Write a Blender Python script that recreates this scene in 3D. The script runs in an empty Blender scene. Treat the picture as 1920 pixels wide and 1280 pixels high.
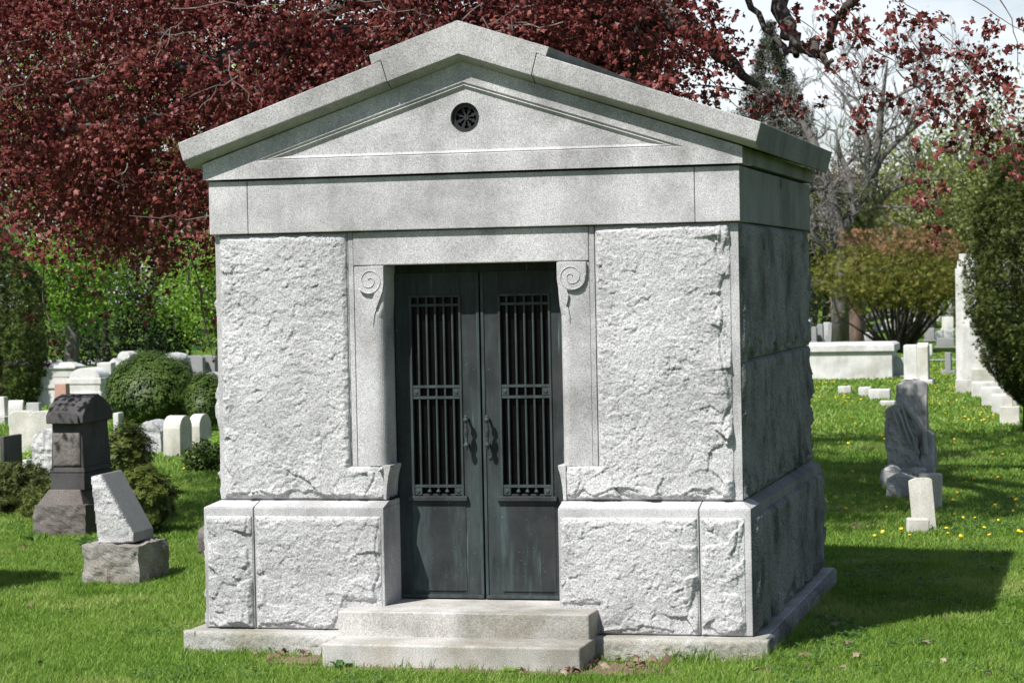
import bpy, bmesh, math, random
import numpy as np
from mathutils import Vector, Matrix, noise as mnoise

random.seed(7)
RNG = np.random.default_rng(11)
S = bpy.context.scene
COL = S.collection

# ---------------------------------------------------------------- camera
F_PX = 4480.0
CR = np.array([[0.96918964, 0.24549503, -0.02009041],
               [-0.01370639, -0.02768578, -0.9995227],
               [-0.24593408, 0.96900242, -0.02346792]])      # world offset -> camera (x right, y down, z forward)
CC = np.array([3.82035, -14.03843, 2.24646])
cam_d = bpy.data.cameras.new("camera")
cam = bpy.data.objects.new("camera", cam_d)
COL.objects.link(cam)
_r, _d, _f = CR[0], CR[1], CR[2]
cam.matrix_world = Matrix(((_r[0], -_d[0], -_f[0], CC[0]), (_r[1], -_d[1], -_f[1], CC[1]),
                           (_r[2], -_d[2], -_f[2], CC[2]), (0, 0, 0, 1)))
cam_d.sensor_width = 36.0
cam_d.lens = F_PX / 1920 * 36
cam_d.clip_start, cam_d.clip_end = 0.5, 4000
cam_d.dof.use_dof = True
cam_d.dof.focus_distance = 15.2
cam_d.dof.aperture_fstop = 7.0
S.camera = cam

# ---------------------------------------------------------------- sun, sky, exposure
SUN_TRAVEL = Vector((0.375, 0.69, -1.0)).normalized()
EL = math.asin(-SUN_TRAVEL.z)
AZ = math.atan2(-SUN_TRAVEL.x, -SUN_TRAVEL.y)
sun_d = bpy.data.lights.new("sun", 'SUN')
sun_d.energy = 5.0
sun_d.angle = math.radians(0.55)
sun_d.color = (1.0, 0.975, 0.935)
sun = bpy.data.objects.new("sun", sun_d)
sun.rotation_euler = SUN_TRAVEL.to_track_quat('-Z', 'Y').to_euler()
sun.location = (-20, -40, 40)
COL.objects.link(sun)
W = bpy.data.worlds.new("World")
S.world = W
W.use_nodes = True
wn, wl = W.node_tree.nodes, W.node_tree.links
wn.clear()
out = wn.new('ShaderNodeOutputWorld'); bg = wn.new('ShaderNodeBackground')
sky = wn.new('ShaderNodeTexSky'); sky.sky_type = 'NISHITA'; sky.sun_disc = False
sky.sun_elevation = EL; sky.sun_rotation = AZ
tc = wn.new('ShaderNodeTexCoord'); mp = wn.new('ShaderNodeMapping')
mp.inputs['Scale'].default_value = (2.2, 2.2, 9.0)
nz = wn.new('ShaderNodeTexNoise'); nz.inputs['Scale'].default_value = 2.6
nz.inputs['Detail'].default_value = 7; nz.inputs['Roughness'].default_value = 0.58
rp = wn.new('ShaderNodeValToRGB')
rp.color_ramp.elements[0].position = 0.26; rp.color_ramp.elements[1].position = 0.52
mx = wn.new('ShaderNodeMix'); mx.data_type = 'RGBA'
mx.inputs['B'].default_value = (11.4, 11.8, 12.3, 1)
# clouds gather low over the horizon, the zenith stays mostly blue
sep = wn.new('ShaderNodeSeparateXYZ'); mr = wn.new('ShaderNodeMapRange')
mr.inputs['From Min'].default_value = 0.0; mr.inputs['From Max'].default_value = 0.32
mr.inputs['To Min'].default_value = 0.97; mr.inputs['To Max'].default_value = 0.10
mu = wn.new('ShaderNodeMath'); mu.operation = 'MULTIPLY'
wl.new(tc.outputs['Generated'], mp.inputs['Vector']); wl.new(mp.outputs['Vector'], nz.inputs['Vector'])
wl.new(nz.outputs['Fac'], rp.inputs['Fac']); wl.new(tc.outputs['Generated'], sep.inputs[0])
wl.new(sep.outputs['Z'], mr.inputs['Value']); wl.new(rp.outputs['Color'], mu.inputs[0])
# cloud bank behind the tomb; the unseen south is cleared to cut fill light
ma = wn.new('ShaderNodeMapRange'); mu2 = wn.new('ShaderNodeMath'); mu2.operation = 'MULTIPLY'
ma.inputs['From Min'].default_value = -0.1; ma.inputs['From Max'].default_value = 0.5
ma.inputs['To Min'].default_value = 0.06; ma.inputs['To Max'].default_value = 1.0
wl.new(sep.outputs['Y'], ma.inputs['Value']); wl.new(ma.outputs['Result'], mu2.inputs[0]); wl.new(mr.outputs['Result'], mu2.inputs[1])
wl.new(mu2.outputs[0], mu.inputs[1]); wl.new(mu.outputs[0], mx.inputs['Factor'])
wl.new(sky.outputs['Color'], mx.inputs['A']); wl.new(mx.outputs['Result'], bg.inputs['Color'])
bg.inputs['Strength'].default_value = 0.075
wl.new(bg.outputs[0], out.inputs['Surface'])
S.view_settings.view_transform = 'Standard'
S.view_settings.look = 'None'
S.view_settings.exposure = 0.47
S.view_settings.gamma = 1.0
S.cycles.max_bounces = 6
S.cycles.transparent_max_bounces = 8


# ---------------------------------------------------------------- where things of the photo stand in the world
def ray(px, py):
    return CR.T @ np.array([px - 960.0, py - 640.0, F_PX])
def P(px, py, Y):
    r = ray(px, py); t = (Y - CC[1]) / r[1]; p = CC + t * r
    return float(p[0]), float(p[2])
def G(px, py, z=0.0):
    r = ray(px, py); t = (z - CC[2]) / r[2]; p = CC + t * r
    return float(p[0]), float(p[1])
def PX(px, Y):                      # world x of picture column px (near the horizon) at depth Y
    return P(px, 540, Y)[0]
def PPM(Y):                         # picture pixels per metre at depth Y
    return 1.0 / abs(P(961, 540, Y)[0] - P(960, 540, Y)[0])


# ---------------------------------------------------------------- numpy noise
_perm = np.random.default_rng(5).permutation(256)
_perm = np.concatenate([_perm, _perm, _perm])
_grad = np.random.default_rng(6).normal(size=(256, 3))
_grad /= np.linalg.norm(_grad, axis=1)[:, None]
def perlin(x, y, z=0.0):
    x, y, z = np.broadcast_arrays(np.asarray(x, float), np.asarray(y, float), np.asarray(z, float))
    xi, yi, zi = np.floor(x).astype(int), np.floor(y).astype(int), np.floor(z).astype(int)
    xf, yf, zf = x - xi, y - yi, z - zi
    u, v, w = [t * t * t * (t * (t * 6 - 15) + 10) for t in (xf, yf, zf)]
    r = 0
    for i in (0, 1):
        for j in (0, 1):
            for k in (0, 1):
                h = _perm[_perm[_perm[(xi + i) & 255] + ((yi + j) & 255)] + ((zi + k) & 255)]
                g = _grad[h]
                d = g[..., 0] * (xf - i) + g[..., 1] * (yf - j) + g[..., 2] * (zf - k)
                r = r + d * (u if i else 1 - u) * (v if j else 1 - v) * (w if k else 1 - w)
    return r
def fbm(x, y, z=0.0, o=4):
    a, f, r = 1.0, 1.0, 0
    for i in range(o):
        r = r + a * perlin(x * f + 17.3 * i, y * f + 9.1 * i, z * f + 3.7 * i); a *= .5; f *= 2.07
    return r
def sstep(a, b, x):
    t = np.clip((x - a) / (b - a), 0, 1)
    return t * t * (3 - 2 * t)
def voronoi(x, y, seed):
    """nearest jittered cell: returns random value, offset vector to the cell point, edge distance"""
    xi, yi = np.floor(x).astype(int), np.floor(y).astype(int)
    best = np.full(x.shape, 9.0); sec = np.full(x.shape, 9.0)
    val = np.zeros(x.shape); ox = np.zeros(x.shape); oy = np.zeros(x.shape)
    for i in (-1, 0, 1):
        for j in (-1, 0, 1):
            h = _perm[_perm[(xi + i + seed) & 255] + ((yi + j + seed * 3) & 255)]
            h2 = _perm[h + 31]; h3 = _perm[h + 77]
            dx = xi + i + h / 256.0 - x; dy = yi + j + h2 / 256.0 - y
            d = dx * dx + dy * dy
            m = d < best
            sec = np.where(m, best, np.minimum(sec, d))
            val = np.where(m, h3 / 256.0, val); ox = np.where(m, dx, ox); oy = np.where(m, dy, oy)
            best = np.where(m, d, best)
    return val, ox, oy, np.sqrt(sec) - np.sqrt(best)


# ---------------------------------------------------------------- object helpers
def props(o, label=None, cat=None, group=None, kind=None):
    if label: o['label'] = label
    if cat: o['category'] = cat
    if group: o['group'] = group
    if kind: o['kind'] = kind
    return o
def thing(name, label, cat, loc=(0, 0, 0), rotz=0.0, group=None):
    o = bpy.data.objects.new(name, None)
    o.empty_display_size = 0.2
    COL.objects.link(o); o.location = loc; o.rotation_euler = (0, 0, rotz)
    return props(o, label, cat, group)
class MB:
    def __init__(self):
        self.v, self.f = [], []
    def add(self, vs, fs):
        b = len(self.v)
        self.v.extend([tuple(map(float, p)) for p in vs])
        self.f.extend([tuple(b + i for i in q) for q in fs])
        return self
    def box(self, x0, x1, y0, y1, z0, z1):
        return self.frustum(x0, x1, y0, y1, z0, z1)
    def frustum(self, x0, x1, y0, y1, z0, z1, l=0, r=0, f=0, b=0):      # top inset by l/r/f/b
        v = [(x0, y0, z0), (x1, y0, z0), (x1, y1, z0), (x0, y1, z0),
             (x0 + l, y0 + f, z1), (x1 - r, y0 + f, z1), (x1 - r, y1 - b, z1), (x0 + l, y1 - b, z1)]
        return self.add(v, [(3, 2, 1, 0), (4, 5, 6, 7), (0, 1, 5, 4), (1, 2, 6, 5), (2, 3, 7, 6), (3, 0, 4, 7)])
    def prism_y(self, poly, y0, y1):                                  # polygon in xz (counter-clockwise seen from -y)
        n = len(poly)
        v = [(x, y0, z) for x, z in poly] + [(x, y1, z) for x, z in poly]
        return self.add(v, [tuple(range(n)), tuple(range(2 * n - 1, n - 1, -1))] +
                        [((i + 1) % n, i, n + i, n + (i + 1) % n) for i in range(n)])
    def prism_x(self, poly, x0, x1):                                  # polygon in yz
        n = len(poly)
        v = [(x0, y, z) for y, z in poly] + [(x1, y, z) for y, z in poly]
        return self.add(v, [tuple(range(n - 1, -1, -1)), tuple(range(n, 2 * n))] +
                        [(i, (i + 1) % n, n + (i + 1) % n, n + i) for i in range(n)])
    def tube(self, pts, rad, n=8, cap=True):
        pts = [Vector(p) for p in pts]
        if not hasattr(rad, '__len__'): rad = [rad] * len(pts)
        v, f = [], []
        up = None
        for i, p in enumerate(pts):
            t = (pts[min(i + 1, len(pts) - 1)] - pts[max(i - 1, 0)])
            t = t.normalized() if t.length > 1e-9 else Vector((0, 0, 1))
            if up is None:
                up = t.orthogonal().normalized()
            else:
                up = up - t * up.dot(t)
                up = up.normalized() if up.length > 1e-6 else t.orthogonal().normalized()
            s = t.cross(up)
            for k in range(n):
                a = 2 * math.pi * k / n
                v.append(p + (up * math.cos(a) + s * math.sin(a)) * rad[i])
        for i in range(len(pts) - 1):
            for k in range(n):
                a, b = i * n + k, i * n + (k + 1) % n
                f.append((a, b, b + n, a + n))
        if cap:
            f.append(tuple(range(n - 1, -1, -1)))
            f.append(tuple(range((len(pts) - 1) * n, len(pts) * n)))
        return self.add(v, f)
    def lathe(self, prof, c=(0, 0, 0), n=20, axis='z'):                 # prof: (radius, height)
        v, f = [], []
        for r, h in prof:
            for k in range(n):
                a = 2 * math.pi * k / n
                x, y = r * math.cos(a), r * math.sin(a)
                p = (x, y, h) if axis == 'z' else (x, h, y)
                v.append((c[0] + p[0], c[1] + p[1], c[2] + p[2]))
        for i in range(len(prof) - 1):
            for k in range(n):
                a, b = i * n + k, i * n + (k + 1) % n
                f.append((a, b, b + n, a + n))
        f.append(tuple(range(n - 1, -1, -1))); f.append(tuple(range((len(prof) - 1) * n, len(prof) * n)))
        return self.add(v, f)
    def build(self, name, mat, parent=None, bevel=0.0, smooth=False, seg=2, fixn=True):
        me = bpy.data.meshes.new(name)
        me.from_pydata(self.v, [], self.f)
        if fixn:
            bm = bmesh.new(); bm.from_mesh(me)
            bmesh.ops.recalc_face_normals(bm, faces=bm.faces)
            bm.to_mesh(me); bm.free()
        return link_mesh(name, me, mat, parent, bevel, smooth, seg)
def link_mesh(name, me, mat, parent=None, bevel=0.0, smooth=False, seg=2):
    me.materials.append(mat)
    if smooth:
        me.polygons.foreach_set('use_smooth', [True] * len(me.polygons))
    o = bpy.data.objects.new(name, me)
    COL.objects.link(o)
    if parent is not None: o.parent = parent
    if bevel:
        b = o.modifiers.new('bevel', 'BEVEL'); b.width = bevel; b.segments = seg; b.limit_method = 'ANGLE'
        b.angle_limit = math.radians(28)
    return o
def np_mesh(name, V, T, mat, parent=None, tint=None, smooth=False):
    """mesh from numpy vertices and triangles, optional per-vertex tint attribute"""
    me = bpy.data.meshes.new(name)
    V = np.ascontiguousarray(V, np.float32); T = np.ascontiguousarray(T, np.int32)
    me.vertices.add(len(V)); me.vertices.foreach_set('co', V.ravel())
    k = T.shape[1]
    me.loops.add(T.size); me.loops.foreach_set('vertex_index', T.ravel())
    me.polygons.add(len(T))
    me.polygons.foreach_set('loop_start', np.arange(0, T.size, k, dtype=np.int32))
    if tint is not None:
        a = me.attributes.new('tint', 'FLOAT', 'POINT')
        a.data.foreach_set('value', np.ascontiguousarray(tint, np.float32))
    me.update(calc_edges=True)
    return link_mesh(name, me, mat, parent, smooth=smooth)


# ---------------------------------------------------------------- materials
class NT:
    def __init__(self, name):
        self.m = bpy.data.materials.new(name); self.m.use_nodes = True
        self.n, self.l = self.m.node_tree.nodes, self.m.node_tree.links
        self.b = self.n['Principled BSDF']; self.o = self.n['Material Output']
        self.tc = self.n.new('ShaderNodeTexCoord')
    def link(self, a, b): self.l.new(a, b)
    def noise(self, scale, detail=3, rough=.55, stretch=None, off=(0, 0, 0)):
        mp = self.n.new('ShaderNodeMapping'); mp.inputs['Location'].default_value = off
        if stretch: mp.inputs['Scale'].default_value = stretch
        self.link(self.tc.outputs['Object'], mp.inputs['Vector'])
        t = self.n.new('ShaderNodeTexNoise'); t.inputs['Scale'].default_value = scale
        t.inputs['Detail'].default_value = detail; t.inputs['Roughness'].default_value = rough
        self.link(mp.outputs['Vector'], t.inputs['Vector'])
        return t.outputs['Fac']
    def voro(self, scale):
        t = self.n.new('ShaderNodeTexVoronoi'); t.inputs['Scale'].default_value = scale
        self.link(self.tc.outputs['Object'], t.inputs['Vector'])
        return t
    def ramp(self, fac, stops):
        r = self.n.new('ShaderNodeValToRGB'); e = r.color_ramp.elements
        while len(e) < len(stops): e.new(0.5)
        for i, (p, c) in enumerate(stops):
            e[i].position = p
            c = (c, c, c) if not hasattr(c, '__len__') else c
            e[i].color = (c[0], c[1], c[2], 1)
        self.link(fac, r.inputs['Fac'])
        return r.outputs['Color']
    def mix(self, fac, a, b, mode='MIX'):
        m = self.n.new('ShaderNodeMix'); m.data_type = 'RGBA'; m.blend_type = mode
        for s, k in ((fac, 'Factor'), (a, 'A'), (b, 'B')):
            if hasattr(s, 'is_output'): self.link(s, m.inputs[k])
            elif k == 'Factor': m.inputs[k].default_value = s
            else: m.inputs[k].default_value = (s[0], s[1], s[2], 1)
        return m.outputs['Result']
    def bump(self, h, strength=.4, dist=.01):
        b = self.n.new('ShaderNodeBump'); b.inputs['Strength'].default_value = strength
        b.inputs['Distance'].default_value = dist
        self.link(h, b.inputs['Height']); self.link(b.outputs['Normal'], self.b.inputs['Normal'])
        return b
    def color(self, c):
        if hasattr(c, 'is_output'): self.link(c, self.b.inputs['Base Color'])
        else: self.b.inputs['Base Color'].default_value = (c[0], c[1], c[2], 1)
        return self
    def set(self, **k):
        for n, v in k.items(): self.b.inputs[n.replace('_', ' ')].default_value = v
        return self

def granite(name, dark, light, stain=(.5, .5, .48), stain_amt=.5, streak=0.0, speck=150, bump=.35, warm=None, scale=1.0, mica=.34):
    """speckled granite: mineral grain, broad weather stains, optional vertical run-off streaks"""
    t = NT(name)
    g = t.ramp(t.noise(speck * scale, 2, .7), [(.33, dark), (.5, tuple((a + b) / 2 for a, b in zip(dark, light))), (.66, light)])
    v = t.voro(speck * 1.1 * scale)
    blk = t.ramp(v.outputs['Color'], [(.0, 1 - mica), (.15, 1 - mica * .7), (.2, 1.0)])
    c = t.mix(1.0, g, blk, 'MULTIPLY')
    s = t.ramp(t.noise(1.7 * scale, 6, .62), [(.42, 0.0), (.64, 1.0)])
    m = t.n.new('ShaderNodeMath'); m.operation = 'MULTIPLY'; m.inputs[1].default_value = stain_amt
    t.link(s, m.inputs[0])
    c = t.mix(m.outputs[0], c, t.mix(1.0, c, stain, 'MULTIPLY'))
    if streak:
        s2 = t.ramp(t.mix(.5, t.noise(4.5 * scale, 7, .72, (1, 1, .16)), t.noise(3 * scale, 5, .6)), [(.44, 0.0), (.62, 1.0)])
        m2 = t.n.new('ShaderNodeMath'); m2.operation = 'MULTIPLY'; m2.inputs[1].default_value = streak
        t.link(s2, m2.inputs[0])
        c = t.mix(m2.outputs[0], c, t.mix(1.0, c, (.36, .39, .38), 'MULTIPLY'))
    if warm:
        s3 = t.ramp(t.noise(2.6 * scale, 4, .6, off=(3, 7, 1)), [(.5, 0.0), (.7, 1.0)])
        c = t.mix(s3, c, t.mix(1.0, c, warm, 'MULTIPLY'))
    t.color(c).set(Roughness=.82)
    t.b.inputs['Specular IOR Level'].default_value = .3
    t.bump(t.noise(speck * .8 * scale, 3, .7), bump, .006)
    return t.m

M = {}
M['rock'] = granite('rock_faced_granite', (.33, .327, .33), (.67, .66, .665), stain=(.66, .66, .66), stain_amt=.75, bump=.9, mica=.5, speck=100, streak=.10)
M['smooth'] = granite('dressed_granite', (.335, .328, .332), (.68, .665, .672), stain=(.55, .545, .54), stain_amt=.95, streak=.30, bump=.2, mica=.30)
M['roof'] = granite('roof_granite', (.27, .265, .262), (.58, .57, .565), stain=(.58, .575, .56), stain_amt=.8, streak=.3, bump=.35, mica=.34)
M['side_rock'] = granite('stained_shaded_rock_granite', (.10, .102, .102), (.31, .31, .31), stain=(.45, .46, .455), stain_amt=.9, streak=.35, bump=.9, warm=(.30, .30, .30), speck=110, mica=.5)  # east rock faces: dark stain, with the side's shade also put into the colour
M['side'] = granite('stained_shaded_dressed_granite', (.105, .108, .108), (.25, .255, .253), stain=(.5, .52, .51), stain_amt=.95, streak=.32, bump=.3)  # east dressed faces: stain plus painted shade, darker than the sunlit granite
M['step'] = granite('step_granite', (.33, .32, .305), (.64, .62, .59), stain=(.56, .54, .49), stain_amt=.95, streak=.4, bump=.3, warm=(.86, .82, .74), mica=.26)
M['footing'] = granite('footing_granite', (.30, .297, .285), (.60, .59, .565), stain=(.58, .57, .50), stain_amt=.9, bump=.8, warm=(.85, .82, .72), mica=.3)
M['white'] = granite('white_marble', (.54, .53, .515), (.72, .71, .695), stain=(.62, .60, .55), stain_amt=.8, streak=.3, speck=60, bump=.15, mica=.03)
M['cream'] = granite('cream_marble', (.50, .485, .44), (.66, .64, .585), stain=(.70, .69, .62), stain_amt=.8, streak=.4, speck=60, bump=.2, mica=.04)
M['grey'] = granite('grey_granite', (.18, .18, .182), (.36, .36, .362), stain=(.7, .7, .7), stain_amt=.6, bump=.3, mica=.2)
M['lightgrey'] = granite('light_grey_granite', (.34, .34, .345), (.58, .58, .58), stain=(.5, .5, .48), stain_amt=.8, bump=.6, mica=.2)
M['pink'] = granite('pink_granite', (.36, .20, .16), (.56, .36, .29), stain_amt=.4, bump=.3, mica=.15)
M['dark'] = granite('weathered_dark_granite', (.036, .034, .034), (.14, .134, .134), stain=(.5, .5, .5), stain_amt=.8, streak=.5, bump=.6, mica=.2)
M['dark_rough'] = granite('weathered_brown_granite', (.085, .074, .068), (.24, .218, .205), stain=(.5, .46, .42), stain_amt=.85, bump=.9, mica=.2)
M['mid_rough'] = granite('weathered_block_granite', (.16, .152, .14), (.42, .40, .37), stain=(.5, .48, .44), stain_amt=.95, bump=.9, warm=(.8, .74, .64), mica=.25)
M['statue'] = granite('lichened_stone', (.38, .372, .36), (.66, .65, .635), stain=(.55, .55, .54), stain_amt=.9, streak=.5, bump=.9, mica=.2)

def bronze(low=False):
    t = NT('weathered_bronze_low' if low else 'weathered_bronze')
    base = t.ramp(t.noise(5, 5, .6), [(.3, (.019, .022, .023)), (.7, (.040, .043, .044))])
    pat = t.ramp(t.noise(7, 6, .7, (1, 1, .16)), [(.47, 0.0), (.76, .75)])
    c = t.mix(pat, base, (.058, .085, .084) if not low else (.078, .125, .122))
    sc = t.ramp(t.noise(38, 3, .6, (1, 1, .05), (5, 0, 2)), [(.66, 0.0), (.76, .45)])
    c = t.mix(sc, c, (.17, .24, .24))
    sp = t.ramp(t.noise(75, 2, .6, off=(1, 4, 2)), [(.70, 0.0), (.76, .4)])
    c = t.mix(sp, c, (.18, .30, .28))
    t.color(c).set(Roughness=.6)
    t.b.inputs['Specular IOR Level'].default_value = .14
    t.bump(t.noise(40, 4), .12, .004)
    return t.m
M['bronze'] = bronze()
M['bronze_low'] = bronze(True)
def verdigris():
    t = NT('green_bronze_edge')
    c = t.ramp(t.noise(14, 4, .6, (1, 1, .3)), [(.38, (.032, .037, .038)), (.70, (.052, .074, .074))])
    t.color(c).set(Roughness=.6)
    t.b.inputs['Specular IOR Level'].default_value = .2
    return t.m
M['verdigris'] = verdigris()
def plain(name, c, rough=.6, var=.25, scale=20, metallic=0.0, spec=.5):
    t = NT(name)
    t.color(t.ramp(t.noise(scale, 4, .6), [(.3, tuple(x * (1 - var) for x in c)), (.7, tuple(x * (1 + var) for x in c))]))
    t.set(Roughness=rough, Metallic=metallic); t.b.inputs['Specular IOR Level'].default_value = spec
    return t.m
M['glass'] = plain('dark_window_glass', (.003, .0035, .0035), .2, spec=.06)
M['iron'] = plain('black_iron', (.022, .023, .024), .5, metallic=.4)
M['hole_shade'] = plain('dark_hole_shade', (.06, .06, .055), .9)
M['soil'] = plain('bare_soil', (.16, .105, .07), .95, .35, 30)
M['asphalt'] = plain('pale_asphalt', (.30, .30, .31), .9, .1, 40)

def bark(name, c, var=.45, stretch=.25):
    t = NT(name)
    n = t.noise(9, 6, .68, (1, 1, stretch))
    t.color(t.ramp(n, [(.32, tuple(x * (1 - var) for x in c)), (.68, tuple(x * (1 + var) for x in c))])).set(Roughness=.9)
    t.b.inputs['Specular IOR Level'].default_value = .2
    t.bump(n, .9, .03)
    return t.m
M['bark_dark'] = bark('dark_maple_bark', (.075, .064, .056))
M['bark_grey'] = bark('grey_bark', (.135, .125, .115))
M['bark_pale'] = bark('pale_twig_bark', (.155, .13, .115))
M['bark_brown'] = bark('red_brown_bark', (.15, .105, .08))
M['bark_black'] = bark('dark_yew_bark', (.045, .038, .03))

def leaf(name, a, b, c, rough=.45, trans=.35, spec=.4, clump=1.2):
    """leaf: per-leaf tint attribute between three real leaf colours, some light passes through"""
    t = NT(name)
    at = t.n.new('ShaderNodeAttribute'); at.attribute_name = 'tint'
    col = t.ramp(at.outputs['Fac'], [(0.0, a), (.5, b), (1.0, c)])
    t.color(col).set(Roughness=rough); t.b.inputs['Specular IOR Level'].default_value = spec
    tr = t.n.new('ShaderNodeBsdfTranslucent'); t.link(col, tr.inputs['Color'])
    ms = t.n.new('ShaderNodeMixShader'); ms.inputs[0].default_value = trans
    t.link(t.b.outputs[0], ms.inputs[1]); t.link(tr.outputs[0], ms.inputs[2])
    t.link(ms.outputs[0], t.o.inputs['Surface'])
    return t.m
M['red_leaf'] = leaf('purple_maple_leaf', (.062, .012, .012), (.152, .032, .029), (.35, .125, .100), rough=.45, trans=.3, spec=.3)
M['green_leaf'] = leaf('fresh_green_leaf', (.12, .22, .030), (.23, .40, .05), (.37, .52, .10), trans=.45)
M['yew_leaf'] = leaf('dark_yew_needle', (.022, .035, .006), (.056, .078, .014), (.125, .148, .034), trans=.12, rough=.6, spec=.25)
M['holly_leaf'] = leaf('shade_dark_holly_leaf', (.006, .013, .005), (.016, .030, .010), (.038, .058, .018), trans=.08, rough=.55, spec=.2)  # near-black colour holds the deep shade the hollies stand in
M['olive_leaf'] = leaf('olive_yew_needle', (.030, .045, .012), (.072, .095, .022), (.13, .145, .04), trans=.2, rough=.6, spec=.25)
M['golden_leaf'] = leaf('golden_yew_needle', (.070, .085, .014), (.155, .165, .028), (.28, .24, .055), trans=.3, rough=.6, spec=.2)
M['box_leaf'] = leaf('boxwood_leaf', (.022, .045, .008), (.060, .105, .016), (.115, .17, .035), trans=.2, rough=.5, spec=.3)
M['juniper_leaf'] = leaf('juniper_needle', (.045, .070, .014), (.10, .135, .024), (.17, .19, .05), trans=.2, rough=.6, spec=.25)
M['hosta_leaf'] = leaf('broad_green_leaf', (.03, .08, .016), (.06, .14, .03), (.11, .20, .05), trans=.3)
M['brown_leaf'] = leaf('rusty_needle', (.11, .065, .03), (.21, .125, .055), (.31, .185, .085), trans=.2, rough=.6, spec=.2)
M['spruce_leaf'] = leaf('grey_green_spruce_needle', (.025, .034, .022), (.052, .062, .040), (.085, .09, .06), trans=.15, rough=.7, spec=.2)
M['far_leaf'] = leaf('spring_tree_leaf', (.085, .11, .030), (.16, .19, .05), (.25, .27, .085), trans=.3)
M['grass_blade'] = leaf('grass_blade', (.098, .195, .020), (.185, .320, .042), (.33, .41, .11), trans=.4, rough=.5, spec=.3)
M['litter'] = leaf('dry_leaf', (.12, .07, .045), (.22, .14, .10), (.34, .25, .19), trans=.15)
M['petal'] = plain('dandelion_yellow', (.78, .52, .01), .6, .1)
M['stem_green'] = plain('green_stem', (.09, .17, .03), .6)
def lawn_mat():
    t = NT('lawn_ground')
    a = t.ramp(t.noise(1.1, 6, .62), [(.35, (.072, .14, .018)), (.55, (.125, .215, .030)), (.72, (.18, .235, .055))])
    b = t.ramp(t.noise(26, 4, .7), [(.35, .62), (.65, 1.25)])
    t.color(t.mix(1.0, a, b, 'MULTIPLY')).set(Roughness=.95)
    t.b.inputs['Specular IOR Level'].default_value = .1
    t.bump(t.noise(60, 4, .7), 1.0, .04)
    return t.m
M['lawn'] = lawn_mat()


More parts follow.
